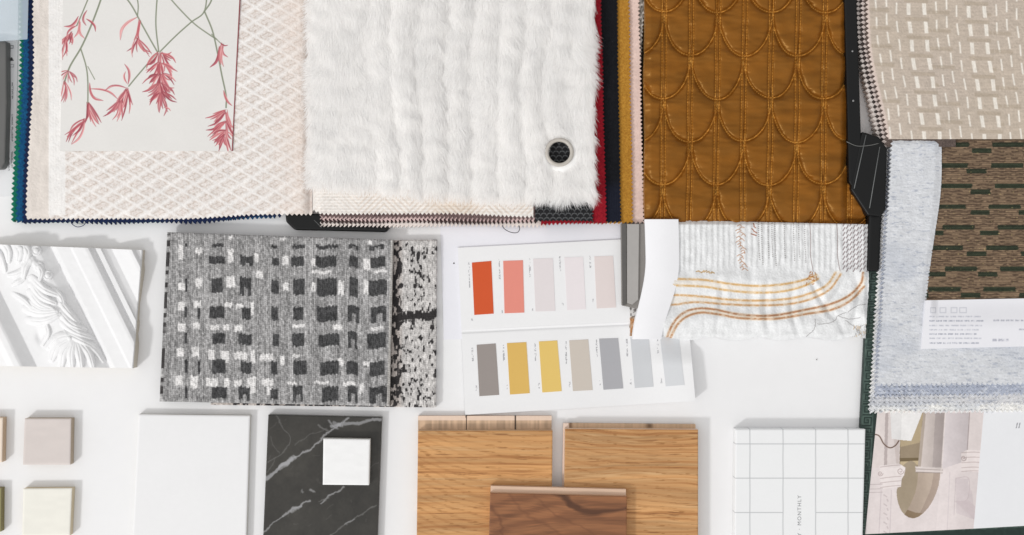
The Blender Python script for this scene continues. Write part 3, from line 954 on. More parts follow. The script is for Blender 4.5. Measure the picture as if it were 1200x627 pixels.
def page_paint(X, Y):
    C = fill(X, (229, 230, 233)) + (2 * (vn(X, Y, 30, 30, 1) - .5))[..., None]
    for k in (0, 1):
        C = stroke(C, X, Y, [(1191 + 3 * k, 501.5), (1192.2 + 3 * k, 496)], 1.0, (120, 120, 126), .9)
    return C


pg2 = sheet('blank_page', M_PAPER, page_paint, 0.0086, 0.0076, step=0.8, quad=[(1154, 470), (1240, 470), (1240, 614), (1141, 619.5)])
tag(pg2, 'white page with a tiny mark, right of the arch photograph', 'printed page')


# ---- grey wool, its under layers, the brown and green cloth and the care label
def wl(off, ph, p=5.0, a=3.0):
    return lambda Y: 1045.5 + off * .68 - (Y - 165) * .060 + zig(Y, p, a, ph)


def wool_paint(bc, seed):
    def f(X, Y):
        C = fill(X, bc)
        n = vn(X, Y, 8, 1.6, seed) * .6 + vn(X, Y, 2.2, 1.4, seed + 1) * .4
        C = mixc(C, (158, 164, 178), ss(0.60, 0.86, n) * 0.6)
        C = mixc(C, (224, 226, 230), ss(0.58, 0.8, vn(X, Y, 5, 1.8, seed + 3)) * .5)
        n3 = vn(X, Y, 30, 22, seed + 5)
        return mixc(C, (176, 182, 194), ss(.55, .9, n3) * .35)
    return f


WL = [(-11, (238, 237, 234), 483.5, 0.0105, 0.0084, 'white wool swatch, longest and lowest under the grey wool'),
      (-7, (214, 214, 216), 474.5, 0.0125, 0.0105, 'off white wool swatch with pinked end above the longest white one'),
      (-3.5, (180, 186, 200), 463.5, 0.0145, 0.0125, 'blue grey wool swatch whose pinked end shows under the grey wool')]
for off, c, yb, zt, zb_, lab in WL:
    tag(sheet('fabric_swatch', M_CARPET, wool_paint(c, int(yb)), zt, zb_, 1030, 160, 1240, yb, 0.6, left=wl(off, off),
              bottom=lambda X, yb=yb, off=off: yb - 0.012 * (X - 1030) + zig(X, 5.6, 4.2, off),
              relief=lambda X, Y, u, v: 0.9 * vn(X, Y, 2, 2, 3) + 0.6 * np.sin(2 * np.pi * (X + Y) / 4.4)), lab, 'fabric swatch', SW)


def brown_paint(X, Y):
    C = fill(X, (128, 108, 88))
    rowp = 3.9
    r = np.floor(Y / rowp); fy = Y / rowp - r
    C = C * (1 + 0.12 * np.sin(2 * np.pi * Y / 2.4) + 0.16 * (vn(X, Y, 2.2, 1.0, 3) - .5))[..., None]
    seg = vn(X, r * 50, 7, 1, 4) + .35 * (vn(X, r * 50, 2.0, 1, 6) - .5)
    gap = vn(X + 3 * hsh(r), Y * 0, 9, 1, 8)
    dk = (np.abs(fy - .5 - .12 * np.sin(X / 2.3)) < .22) * ss(.33, .45, seg)
    C = mixc(C, (60, 47, 40), 0.75 * dk * (0.6 + .4 * vn(X, Y, 1.5, 1, 5)))
    # green bars
    P4 = 24.2
    b = np.floor((Y - 167) / P4); gy = Y - 167 - b * P4
    tx = X - 1100 + 2.5 * b * ((b % 2) * 2 - 1) * .6
    f = tx - np.floor(tx / 64.5) * 64.5
    e = 1.8 * (vn(X, Y, 1.4, 1.4, 9) - .5)
    bar1 = ((f + e < 36) | (f + e > 63)) & (gy > -.3) & (gy < 5.4)
    j = hsh(b, np.floor(tx / 64.5), 3) * 10
    bar2 = (f + e > 37 + j - 4) & (f + e < 56 + j) & (gy > 6.6) & (gy < 12.2)
    g = fill(X, (46, 54, 42)) * (1 + .25 * np.sin(2 * np.pi * (X * 1 + Y) / 2.4) + .3 * (vn(X, Y, 1.2, 1.2, 2) - .5))[..., None]
    m = (bar1 | bar2)[..., None] * 0.93
    C = C * (1 - m) + g * m
    sp = vn(X, Y, 2.0, 1.6, 77)
    return mixc(C, (190, 172, 120), ss(.93, .97, sp) * .8)


tag(sheet('fabric_swatch', M_CLOTH, brown_paint, 0.0178, 0.0145, 1050, 154, 1240, 385, 0.5,
          relief=lambda X, Y, u, v: 0.55 * np.sin(2 * np.pi * Y / 3.9) + .5 * vn(X, Y, 1.6, 1.2, 3)),
    'brown cloth with short dark green bars, framed by the grey wool', 'fabric swatch', SW)


def wool_keep(X, Y):
    # the piece is cut to an L: a strip on the left, a panel below
    e = 1103.5 - 3.0 * ss(200, 300, Y) - 17.5 * ss(200, 400, Y)
    rc = 11.0
    corner = (X > e - rc) & (Y < 161 + rc) & (np.hypot(X - (e - rc), Y - (161 + rc)) > rc)
    return ((X < e) & ~corner) | (Y > 381)


tag(sheet('fabric_swatch', M_CARPET, wool_paint((209, 211, 215), 40), 0.0215, 0.0145, 1040, 161, 1240, 452, 0.5, left=wl(0, 0),
          bottom=lambda X: 451 - 0.012 * (X - 1030) + zig(X, 5.6, 4.0, 2), keep=wool_keep,
          relief=lambda X, Y, u, v: 0.35 * vn(X, Y, 1.8, 1.2, 3) + 0.35 * vn(X, Y, 6, 1.4, 5) - 3.4 * (1 - ss(160, 170, Y)) - 2.6 * ss(385, 440, Y) * 0 + 1.5 * np.sin(Y / 70) - 2.5 * ss(1094, 1104, X + 19 * ss(200, 400, Y)) * (Y < 381)),
    'pale blue grey wool cloth bordering the brown one, the label lying on it', 'fabric swatch', SW)


def label_paint(X, Y):
    C = fill(X, (231, 231, 236)) + (2 * (vn(X, Y, 20, 20, 1) - .5))[..., None]

    def words(x, y, n, wd, g, a=.6, seed=0):
        nonlocal C
        r = random.Random(seed + int(y * 7))
        cx = x
        for _ in range(n):
            l = r.uniform(3, 10)
            m = box(X, Y, cx, y - wd / 2, cx + l, y + wd / 2, .6)
            C = mixc(C, g, m * a * (0.35 + .65 * (vn(X, Y, 0.9, 1.2, seed + 3) > .42)))
            cx += l + 1.5
            if cx > x + 55: break
    for k, (x, wd) in enumerate(((1090, 7), (1101, 8), (1114, 8), (1124, 9))):
        C = mixc(C, (178, 180, 190), (box(X, Y, x, 360, x + wd, 367, .6) - box(X, Y, x + 1.2, 361.2, x + wd - 1.2, 365.8, .6)) * .5)
    for k, y in enumerate((371, 376, 381.5, 386.5, 391.5, 396.5, 402)):
        words(1089, y, 8, 1.7, (134, 138, 154), .65 if k in (1, 4, 6) else .38, seed=k)
    words(1164, 375.5, 5, 2, (140, 142, 156), .55, 11); words(1194, 386, 2, 2, (140, 142, 156), .5, 12); words(1163, 398.5, 3, 3, (150, 152, 166), .6, 13)
    return C


lb = sheet('care_label', M_PAPER, label_paint, 0.0236, 0.0150, step=0.5, quad=[(1085, 352), (1240, 349), (1240, 405), (1079.5, 409)],
           relief=lambda X, Y, u, v: -5.0 * (1 - ss(352, 385, Y)) * ss(1090, 1100, X) + .5)
tag(lb, 'white care label with rows of tiny grey print on the grey wool', 'label')

# ================================================================== striped textile with its paper band, grey box, papers
bx = prism('grey_sample_box', [(728, 262), (760, 262), (760, 356), (746, 362), (729, 358)], 0.0022, 0.0125, mat('grey_board', 0.6, 0.3, base=(132, 128, 124), nscale=200, bump=.05, var=.04), bevel=0.0008)
tag(bx, 'grey board sample box, its end sticking out left of the paper band', 'sample box')
prism('lid_panel', [(735, 262.5), (749, 262.5), (748, 351), (741, 357), (735, 355)], 0.012, 0.0150, mat('grey_board_light', 0.6, 0.3, base=(166, 163, 160), nscale=200, bump=.05, var=.04), bx, bevel=0.0005)
prism('spine', [(728.5, 262), (734, 262), (734, 357), (729.5, 358.5)], 0.012, 0.0138, mat('grey_board_dark', 0.6, 0.3, base=(92, 90, 88), nscale=200, bump=.05, var=.05), bx, bevel=0.0004)


def Z8(pts):
    return [(720 + x / 3.136, 240 + y / 3.136) for x, y in pts]


STR = [([(180, 272), (240, 273), (330, 276), (420, 290), (520, 298), (620, 292), (700, 275), (742, 258)], (204, 152, 84), 3.0),
       ([(180, 296), (240, 297), (330, 301), (420, 315), (520, 323), (620, 318), (700, 297), (748, 272)], (206, 158, 92), 3.0),
       ([(180, 332), (240, 332), (330, 338), (420, 348), (530, 352), (640, 345), (720, 325), (780, 295), (812, 250)], (200, 146, 84), 3.0),
       ([(170, 368), (228, 366), (300, 358), (420, 366), (530, 370), (640, 365), (720, 347), (790, 312), (832, 255)], (190, 134, 80), 2.8),
       ([(190, 495), (216, 436), (256, 396), (310, 381), (370, 385), (440, 400), (520, 408), (600, 405), (700, 386), (790, 366), (860, 335), (905, 290), (914, 250)], (158, 98, 60), 3.2),
       ([(203, 495), (232, 440), (270, 409), (320, 396), (380, 402), (450, 415), (520, 419), (600, 418), (700, 402), (800, 385), (870, 350), (918, 300)], (172, 112, 70), 3.2)]


def tex_zone(X, Y):
    return 315 + 3 * np.sin(X / 30) + 9 * (vn(X, X * 0, 7, 1, 5) - .5)


def tex_paint(X, Y):
    C = fill(X, (226, 227, 228)) * (1 + .04 * (vn(X, Y, 1.4, 1.4, 3) - .5) + .05 * (vn(X, Y, 3, 12, 5) - .5))[..., None]
    up = Y < tex_zone(X, Y)
    # ribs of the upper part
    f = tri(X + .8 * np.sin(Y / 6), 6.6)
    C = mixc(C, (190, 190, 190), up * ss(.62, 1, f) * .36 * (0.4 + .8 * vn(X, Y, 1.2, 1.6, 8)))
    for px_ in (889, 892.5, 900, 904.5, 908, 919, 930, 936, 943):
        m = np.abs(X - px_ - 3 * ((Y - 265) / 60) ** 2 * 1.0) < .7
        C = mixc(C, (146, 143, 142), up * m * (np.sin(Y * 2.6 + px_) > -.3) * .7 * (Y < 300 + 14 * hsh(px_)))
    for xx in (949, 980.5):
        C = stroke(C, X, Y, [(xx, 260), (xx + 1, 280), (xx + 1, 300), (xx + 4, 318)], 0.9, (138, 122, 120), .8)
    # embroidered squiggle
    r = random.Random(3)
    for k in range(20):
        y = 265 + k * 2.7
        x = 869 + r.uniform(-4, 4)
        C = stroke(C, X, Y, [(x - 3, y), (x, y - 1.6), (x + r.uniform(0, 4), y + r.uniform(-1, 2))], 1.0, (176, 132, 104), .8)
    for k in range(5):
        C = stroke(C, X, Y, [(880 + r.uniform(0, 4), 262 + 3 * k), (883 + r.uniform(0, 4), 264 + 3 * k)], 1.2, (150, 86, 60), .9)
    for k in range(7):
        C = stroke(C, X, Y, [(816 + 3 * k, 319 + r.uniform(-2, 1)), (819 + 3 * k, 318 + r.uniform(-1, 2))], 1.4, (186, 148, 98), .8)
    # dashes at the right end
    for i in range(8):
        for j in range(10):
            x = 989 + 4.0 * i; y = 263 + 5.6 * j + (i % 2) * 2.8
            C = stroke(C, X, Y, [(x + 1.1, y - 1.9), (x - 1.1, y + 1.9)], 1.3, (136, 122, 124), .85)
    for k in range(0, 6, 2):                        # soft tan ground between the two lines of a pair
        p1, p2 = spline(Z8(STR[k][0])), spline(Z8(STR[k + 1][0]))
        m_ = min(len(p1), len(p2))
        q1 = p1[np.linspace(0, len(p1) - 1, 60).astype(int)]; q2 = p2[np.linspace(0, len(p2) - 1, 60).astype(int)]
        C = stroke(C, X, Y, (q1 + q2) / 2, 7.0, (230, 219, 204), .5, 2.5, raw=True)
    bro = vn(X, Y, 2.4, 1.6, 21)
    for pts, c, wd in STR:
        p = spline(Z8(pts))
        C = stroke(C, X, Y, p, wd + .8, (222, 200, 168), .4, 1.6, raw=True)
        C0 = C.copy()
        C = stroke(C, X, Y, p, wd * .72, c, .72, 1.2, raw=True)
        k_ = (.55 * ss(.45, .8, bro))[..., None]
        C = C * (1 - k_) + C0 * k_
    # rust fleck where the stripes gather, cracks low right
    for k in range(16):
        x, y = 951 + r.uniform(-6, 7), 325 + r.uniform(-6, 8)
        C = stroke(C, X, Y, [(x, y), (x + r.uniform(-4, 5), y + r.uniform(-2, 4))], 1.2, (170, 112, 66), .75)
    for pts in ([(738, 420), (735, 455), (705, 485)], [(745, 438), (800, 432), (822, 408), (850, 395)], [(822, 408), (860, 420), (905, 415)], [(850, 425), (890, 455), (910, 480)], [(860, 395), (890, 372), (925, 365)], [(900, 450), (918, 440)]):
        C = stroke(C, X, Y, np.array(spline(Z8(pts))) + np.array([[r.uniform(-.5, .5), r.uniform(-.5, .5)] for _ in spline(Z8(pts))]), 0.8, (132, 128, 128), .6, raw=True)
    for k in range(40):
        x, y = r.uniform(998, 1016), r.uniform(378, 397)
        C = stroke(C, X, Y, [(x, y), (x + r.uniform(-2, 2), y + r.uniform(1, 4))], .8, (190, 160, 120) if k % 2 else (150, 148, 148), .6)
    return C


def tex_relief(X, Y, u, v):
    up = 1 - ss(302, 330, Y + 8 * (vn(X, X * 0, 9, 1, 7) - .5))
    rib = 0.38 * np.sin(2 * np.pi * X / 6.6) * up * (.4 + vn(X, Y, 14, 9, 12))
    fold = 2.2 * np.sin((Y - 318) / 7.5 + 0.35 * np.sin(X / 26) + 2.2 * ss(930, 1015, X) * np.sin(X / 12)) * (1 - up) * (1 - .6 * ss(380, 398, Y))
    gather = 1.8 * np.exp(-((X - 880) / 5) ** 2) * (1 - up) + 1.4 * np.exp(-((X - 957 - (Y - 320) * .45) / 4) ** 2) * ss(318, 330, Y)
    crease = 0
    for pts, a_, w_ in (([(948, 326), (962, 350), (976, 374)], 3.2, 3.0), ([(900, 326), (897, 360), (903, 396)], 2.4, 3.5), ([(988, 330), (974, 352), (958, 366)], 2.6, 3.0),
                        ([(842, 322), (846, 350), (838, 392)], 1.8, 4.0), ([(930, 330), (928, 362), (936, 395)], 2.2, 3.2), ([(1002, 322), (1006, 350), (996, 390)], 2.4, 3.2)):
        p = spline(pts)
        idx, d, tt, sd = near(X, Y, p, 14)
        g = np.zeros(X.size); g[idx] = a_ * (np.exp(-(d / w_) ** 2) - .55 * np.exp(-((d - 7) / 4) ** 2)) * np.sin(np.pi * np.clip(tt * .9 + .05, 0, 1))
        crease = crease + g.reshape(X.shape)
    return rib + fold - gather - crease + 1.2 * (vn(X, Y, 9, 7, 4) - .5) + .4 * vn(X, Y, 1.4, 1.4, 6) - 8 * ss(390, 399, Y) ** 2 - 5 * (1 - ss(258, 264, Y)) - 3 * ss(1012, 1018, X)


tx_ = sheet('woven_textile', M_CLOTH, tex_paint, 0.0160, 0.0006, 776, 256, 1017, 399, 0.5,
            top=lambda X: 258 + (X - 790) * 0.022, bottom=lambda X: 397 + 2 * np.sin(X / 9) + 1.5 * (vn(X, X * 0, 3, 1, 2) - .5), right=lambda Y: 1018 - 3.5 * ss(330, 397, Y) + (vn(Y, Y * 0, 2, 1, 1) - .5),
            relief=tex_relief)
tag(tx_, 'white woven textile with gathered ochre stripes and ribbed upper part', 'textile sample')


def band_left(Y):
    return 755.5 - 13.5 * ss(300, 400, Y) ** 1.1 + 1.5 * np.sin((Y - 258) / 40)


def band_right(Y):
    return 795 + 0.8 * np.sin((Y - 258) / 30) - 19.5 * ss(305, 405, Y) ** 1.2


pb = sheet('paper_band', M_PAPER, lambda X, Y: fill(X, (236, 236, 239)) + (2 * (vn(X, Y, 20, 20, 1) - .5))[..., None], 0.0185, 0.0024, 750, 257, 795, 397.5, 0.8,
           left=band_left, right=band_right, relief=lambda X, Y, u, v: 1.4 * np.sin(u * 3.14) - 2.5 * (1 - u) ** 3)
tag(pb, 'curved white paper band wrapped round the end of the striped textile', 'paper band')
sc = sheet('textile_scrap', M_CLOTH, lambda X, Y: mixc(mixc(fill(X, (206, 204, 202)), (120, 116, 114), ss(.5, .7, vn(X, Y, 1.6, 1.6, 3))), (176, 116, 64), box(X, Y, 738, 372, 748, 394, 3) * (.4 + .6 * vn(X, Y, 2, 2, 5))),
           0.0032, 0.0022, 737, 356, 756, 394, 0.6, left=lambda Y: 738 + 1.5 * (vn(Y, Y * 0, 2, 1, 1) - .5))
tag(sc, 'small orange and grey textile end peeking out under the paper band', 'textile sample')

# papers
ps = sheet('paper_sheet', M_PAPER, lambda X, Y: fill(X, (230, 230, 236)), 0.0008, 0.0002, step=1.5, quad=[(516, 262), (742, 258), (745, 392), (520, 398)])
tag(ps, 'blank white paper sheet lying under the paint card', 'paper')


def card_paint(X, Y):
    C = fill(X, (232, 232, 233)) + (1.5 * (vn(X, Y, 30, 30, 1) - .5))[..., None]
    C = stroke(C, X, Y, [(539, 391), (640, 385), (745, 380.5)], .7, (212, 212, 214), .8, raw=True)
    C = stroke(C, X, Y, [(538, 387), (640, 381.5), (745, 377)], .6, (218, 218, 220), .8, raw=True)

    def vtext(x, y0, y1, g=150, seed=0):
        nonlocal C
        m = (np.abs(X - x - .03 * (Y - y0)) < .8) & (Y > y0) & (Y < y1) & (vn(X, Y, .8, 1.1, seed) > .45)
        C = mixc(C, (g, g, g + 4), m * .62)
    for k, (x, y0, y1) in enumerate(((549.5, 307, 337), (585, 304, 327), (620.5, 303, 325), (656, 300, 318), (691.5, 300, 314))):
        vtext(x, y0, y1, 130, k); vtext(x + 3.5, y1 + 36, y1 + 40, 140, k + 9)
    for k, (x, y0, y1) in enumerate(((553.5, 406, 423), (590, 404, 425), (627, 402, 423), (663, 400, 427), (699, 398, 418), (734.5, 397, 418), (770.5, 397, 414))):
        vtext(x, y0, y1, 130, k + 20); vtext(x + 4.5, 452 - 1.5 * k, 462 - 1.5 * k - 4, 140, k + 30)
    return C


def card_keep(X, Y):
    up = (Y < 389 - (X - 538) * .052) & (X < 744)
    return up | (Y >= 389 - (X - 538) * .052)


def card_relief(X, Y, u, v):
    d = Y - (389 - (X - 538) * .045)
    return -1.0 * np.exp(-(d / 1.6) ** 2) + 3.0 * (1 - np.exp(-np.abs(d) / 60)) * (d > 0) + .6 * ss(0, 1, 1 - v) + 11 * ss(700, 818, X) ** 2 * ss(398, 428, Y)


pc = sheet('paint_card', M_PAPER, card_paint, 0.0022, 0.0009, 530, 276, 818, 486, 0.7,
           top=lambda X: 290 - (X - 537) * 0.046, bottom=lambda X: 485.5 - (X - 545) * .0575,
           left=lambda Y: 536.5 + (Y - 290) * 0.044, right=lambda Y: 808.5 + (Y - 397) * .09, relief=card_relief,
           keep=lambda X, Y: (X < 744) | (Y > 386))
tag(pc, 'folded white paint card with a row of five and a row of seven colour chips', 'paint card')


def Z7(pts):
    return [(510 + x / 2.51, 250 + y / 2.51) for x, y in pts]


CH = [([(108, 145), (165, 140), (172, 295), (115, 299)], (204, 86, 46)), ([(200, 140), (258, 138), (262, 292), (204, 294)], (223, 140, 126)),
      ([(288, 134), (346, 132), (353, 287), (295, 289)], (221, 214, 215)), ([(380, 130), (435, 128), (443, 282), (388, 285)], (228, 221, 223)),
      ([(468, 127), (523, 125), (532, 277), (475, 280)], (221, 210, 208)), ([(122, 387), (178, 383), (188, 534), (130, 538)], (150, 142, 138)),
      ([(211, 382), (268, 379), (278, 529), (220, 533)], (215, 177, 98)), ([(305, 377), (359, 374), (372, 523), (315, 527)], (222, 190, 110)),
      ([(394, 374), (450, 371), (463, 520), (405, 523)], (199, 190, 180)), ([(482, 369), (538, 367), (553, 515), (495, 519)], (169, 169, 173)),
      ([(574, 365), (628, 363), (642, 510), (587, 514)], (199, 201, 204)), ([(661, 362), (716, 360), (733, 505), (678, 509)], (207, 209, 212))]
CN = ['burnt orange', 'salmon pink', 'pale grey lilac', 'very pale pink', 'pale rose grey', 'taupe grey', 'ochre yellow', 'soft yellow', 'greige', 'mid grey', 'light cool grey', 'palest blue grey']
for (q, c), nm in zip(CH, CN):
    q = Z7(q)
    yy = np.array([p[1] for p in q]); xx = np.array([p[0] for p in q])
    o = sheet('colour_chip', M_PAPER, c, 0.0026, 0.0022, step=2.0, quad=q, parent=pc,
              relief=lambda X, Y, u, v: card_relief(X, Y, u, np.clip((Y - 285) / 200, 0, 1)))
    o['label'] = nm + ' paint chip'

# small specks of grit on the desk
for k, (x, y, r_) in enumerate(((532, 308.5, 0.9), (957, 421.5, 0.6))):
    bm = bmesh.new()
    bmesh.ops.create_icosphere(bm, subdivisions=2, radius=r_ / 1000)
    for v in bm.verts:
        p = P(x, y, 0.0008)
        f = 1 + .3 * math.sin(v.co.x * 4000 + v.co.y * 3000)
        v.co = (v.co.x * f + p[0], v.co.y * f + p[1], v.co.z * .6 + 0.0009)
    o = bm_obj('grit', bm, mat('grit', 0.8, 0.2, base=(70, 68, 66)), smooth=True)
    tag(o, ('tiny dark speck on the desk left of the orange paint chip', 'tiny dark speck on the desk below the striped textile')[k], 'speck')

# ================================================================== carpet samples
def C6(x, y):
    return (170 + x / 2.613, 250 + y / 2.613)


BC = [(125, 12, .35), (165, 14, .35), (222, 46, .9), (307, 36, .85), (398, 26, .8), (470, 38, 1), (560, 62, 1), (637, 34, .95), (710, 54, 1)]
BR = [(101, 14, .45), (146, 34, .95), (224, 60, 1), (306, 46, 1), (386, 48, 1), (472, 52, 1), (552, 46, 1)]
WHT = [(110, 120, 14, 46), (165, 116, 22, 18), (262, 130, 18, 40), (342, 136, 14, 26), (430, 146, 18, 28), (516, 150, 12, 22), (680, 156, 22, 34), (262, 74, 14, 10), (420, 78, 18, 10), (540, 180, 60, 10), (720, 178, 40, 8), (690, 88, 10, 12),
       (114, 225, 26, 22), (165, 213, 20, 28), (262, 210, 26, 34), (350, 186, 22, 24), (430, 226, 16, 24), (516, 226, 12, 28), (600, 228, 18, 44), (676, 226, 14, 40),
       (112, 286, 22, 26), (160, 280, 22, 22), (255, 280, 24, 14), (290, 285, 26, 14), (328, 292, 10, 40), (470, 345, 40, 10), (112, 350, 24, 24), (157, 344, 22, 18), (212, 350, 26, 16), (248, 350, 20, 18), (285, 352, 26, 20), (590, 350, 30, 16), (710, 352, 40, 10),
       (108, 426, 22, 26), (155, 424, 22, 28), (203, 434, 20, 30), (245, 440, 24, 36), (292, 436, 40, 22), (330, 440, 14, 40), (372, 440, 40, 20), (420, 450, 14, 30), (598, 456, 18, 22), (462, 436, 22, 10), (680, 460, 24, 14),
       (103, 512, 22, 28), (150, 518, 24, 38), (205, 518, 36, 26), (250, 520, 16, 30), (285, 520, 26, 18), (326, 526, 26, 50), (376, 518, 34, 22), (382, 545, 18, 26), (540, 518, 46, 8), (625, 522, 40, 12), (662, 536, 14, 30), (450, 520, 30, 8)]


def carpet_paint(X, Y):
    xs = (X - 170) * 2.613; ys = (Y - 250) * 2.613
    # follow the slight tilt of the piece
    u = xs + (ys - 57) * 0.0
    yarn = np.floor(X / 2.15)
    jy = (hsh(yarn, 0, 3) - .5) * 8
    n = vn(X, Y, 1.0, 2.6, 4); n2 = vn(X, Y, 2.15, 30, 6); n3 = hsh(yarn, np.floor(Y / 2.6 + hsh(yarn)), 8)
    C = fill(X, (154, 153, 153)) * (1 + .24 * (n - .5) + .26 * (n2 - .5) + .26 * (n3 - .5) + .14 * (np.abs(np.sin(np.pi * X / 2.15)) - .6))[..., None]
    jx = 2.5 * (vn(X, Y, 2, 5, 9) - .5)
    wm = np.zeros(X.shape); bmk = np.zeros(X.shape)
    for cx, cy, wd, h in WHT:
        wm = np.maximum(wm, box(xs + jx, ys + jy * .8, cx - wd / 2, cy - h / 2, cx + wd / 2, cy + h / 2, 3))
    for i, (cx, wd, pr_) in enumerate(BC):
        for j, (cy, h, pj) in enumerate(BR):
            hv = float(hsh(i, j, 5)); hw = float(hsh(i, j, 6))
            if hv > pr_ * pj + .25 and not (i >= 5): continue
            s = (0.72 + .4 * hw)
            if i < 2: s *= .8
            sh = (wd * (float(hsh(i, j, 9)) - .5) * .25)
            hh = h * (0.75 + .35 * hv) * (1.0 if i >= 5 else .85)
            yoff = 0.012 * (cx - 400)
            b = box(xs + jx, ys + jy, cx + sh - wd * s / 2, cy + yoff - hh / 2, cx + sh + wd * s / 2, cy + yoff + hh / 2, 3)
            if hv > .75 and wd > 30:       # some blocks have a notch from below
                b = b * (1 - box(xs, ys + jy, cx + sh - wd * .12, cy + 2, cx + sh + wd * .22, cy + hh, 3) * .9)
            bmk = np.maximum(bmk, b)
    C = mixc(C, (236, 234, 233), wm * (.7 + .5 * n) * (.75 + .25 * n3))
    dk = fill(X, (66, 66, 67)) * (1 + .5 * (n - .5))[..., None]
    m = (bmk * (0.80 + .2 * n3))[..., None]
    C = C * (1 - m) + dk * m
    # dark flecks down the left edge, pale binding on the right
    e = X - (196.5 - (Y - 272) * 0.047)
    C = mixc(C, (52, 50, 50), (e < 3.4) * ss(.48, .6, vn(X * 0, Y, 1, 5, 3)) * .85)
    e2 = (461 - (Y - 280) * .022) - X
    return mixc(C, (202, 198, 192), (e2 < 3.0) * .6)


def carpet_relief(X, Y, u, v):
    yarn = X / 2.15
    loop = np.abs(np.sin(np.pi * yarn)) * (0.6 + .4 * np.sin(2 * np.pi * (Y / 2.6 + hsh(np.floor(yarn)))))
    return 0.9 * loop + 1.0 * (vn(X, Y, 1.5, 2.5, 2) - .5) + .6 * vn(X, Y, 12, 12, 4)


def carpet2_paint(X, Y):
    yarn = np.floor(X / 1.9)
    n = vn(X, Y, 1.2, 2.8, 14); n3 = hsh(yarn, np.floor(Y / 3.2 + hsh(yarn)), 18)
    C = fill(X, (198, 195, 193)) * (1 + .24 * (n - .5) + .2 * (n3 - .5))[..., None]
    f = vn(X, Y, 3.4, 5.5, 23) * .65 + n3 * .35
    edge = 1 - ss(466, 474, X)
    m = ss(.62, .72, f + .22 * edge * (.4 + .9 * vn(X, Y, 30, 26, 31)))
    m = np.maximum(m, box(X, Y + 5 * (hsh(yarn, 0, 5) - .5) + .08 * (X - 480), 440, 366, 520, 376, 1.5))
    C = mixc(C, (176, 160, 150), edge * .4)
    return mixc(C, (44, 42, 43), m * .92)


c2 = sheet('carpet_sample', M_CARPET, carpet2_paint, 0.0085, 0.0002, step=0.6, quad=[(250, 284), (512, 281), (510.5, 477.5), (247, 474.5)], relief=carpet_relief, bevel=1.2, bevel_w=2)
tag(c2, 'white carpet sample with black flecks and a black bar, half hidden underneath', 'carpet sample', 'carpet samples')
c1 = sheet('carpet_sample', M_CARPET, carpet_paint, 0.0165, 0.0092, step=0.55, quad=[(196, 272), (461, 281), (456.5, 476), (187, 470.5)], relief=carpet_relief, bevel=1.5, bevel_w=2.5, side=(120, 112, 106))
tag(c1, 'grey loop carpet sample with black and white blocks, lying on another', 'carpet sample', 'carpet samples')
prism('backing', [(196.5, 272.5), (460.5, 281.5), (456, 475.5), (187.5, 470)], 0.0086, 0.0095, mat('carpet_backing', .9, .1, base=(96, 92, 88)), c1)

# ================================================================== ornate moulding
PS = np.array([(-140, 9), (-75, 11), (-60, 15), (-52, 19.5), (-45, 20), (-42, 19), (-25, 8.5), (-16, 10), (-3, 12), (12, 16), (28, 18.5), (44, 16), (54, 11), (60, 8), (62.5, 12.5), (66, 14), (82, 15.5), (84.5, 17.5), (99, 19.5), (103, 19), (110, 11), (111.5, 14), (117.5, 14.5), (119, 11.5), (130, 8.5), (134, 11), (149, 17), (153, 17.5), (158, 12.5), (180, 10.5)], float)


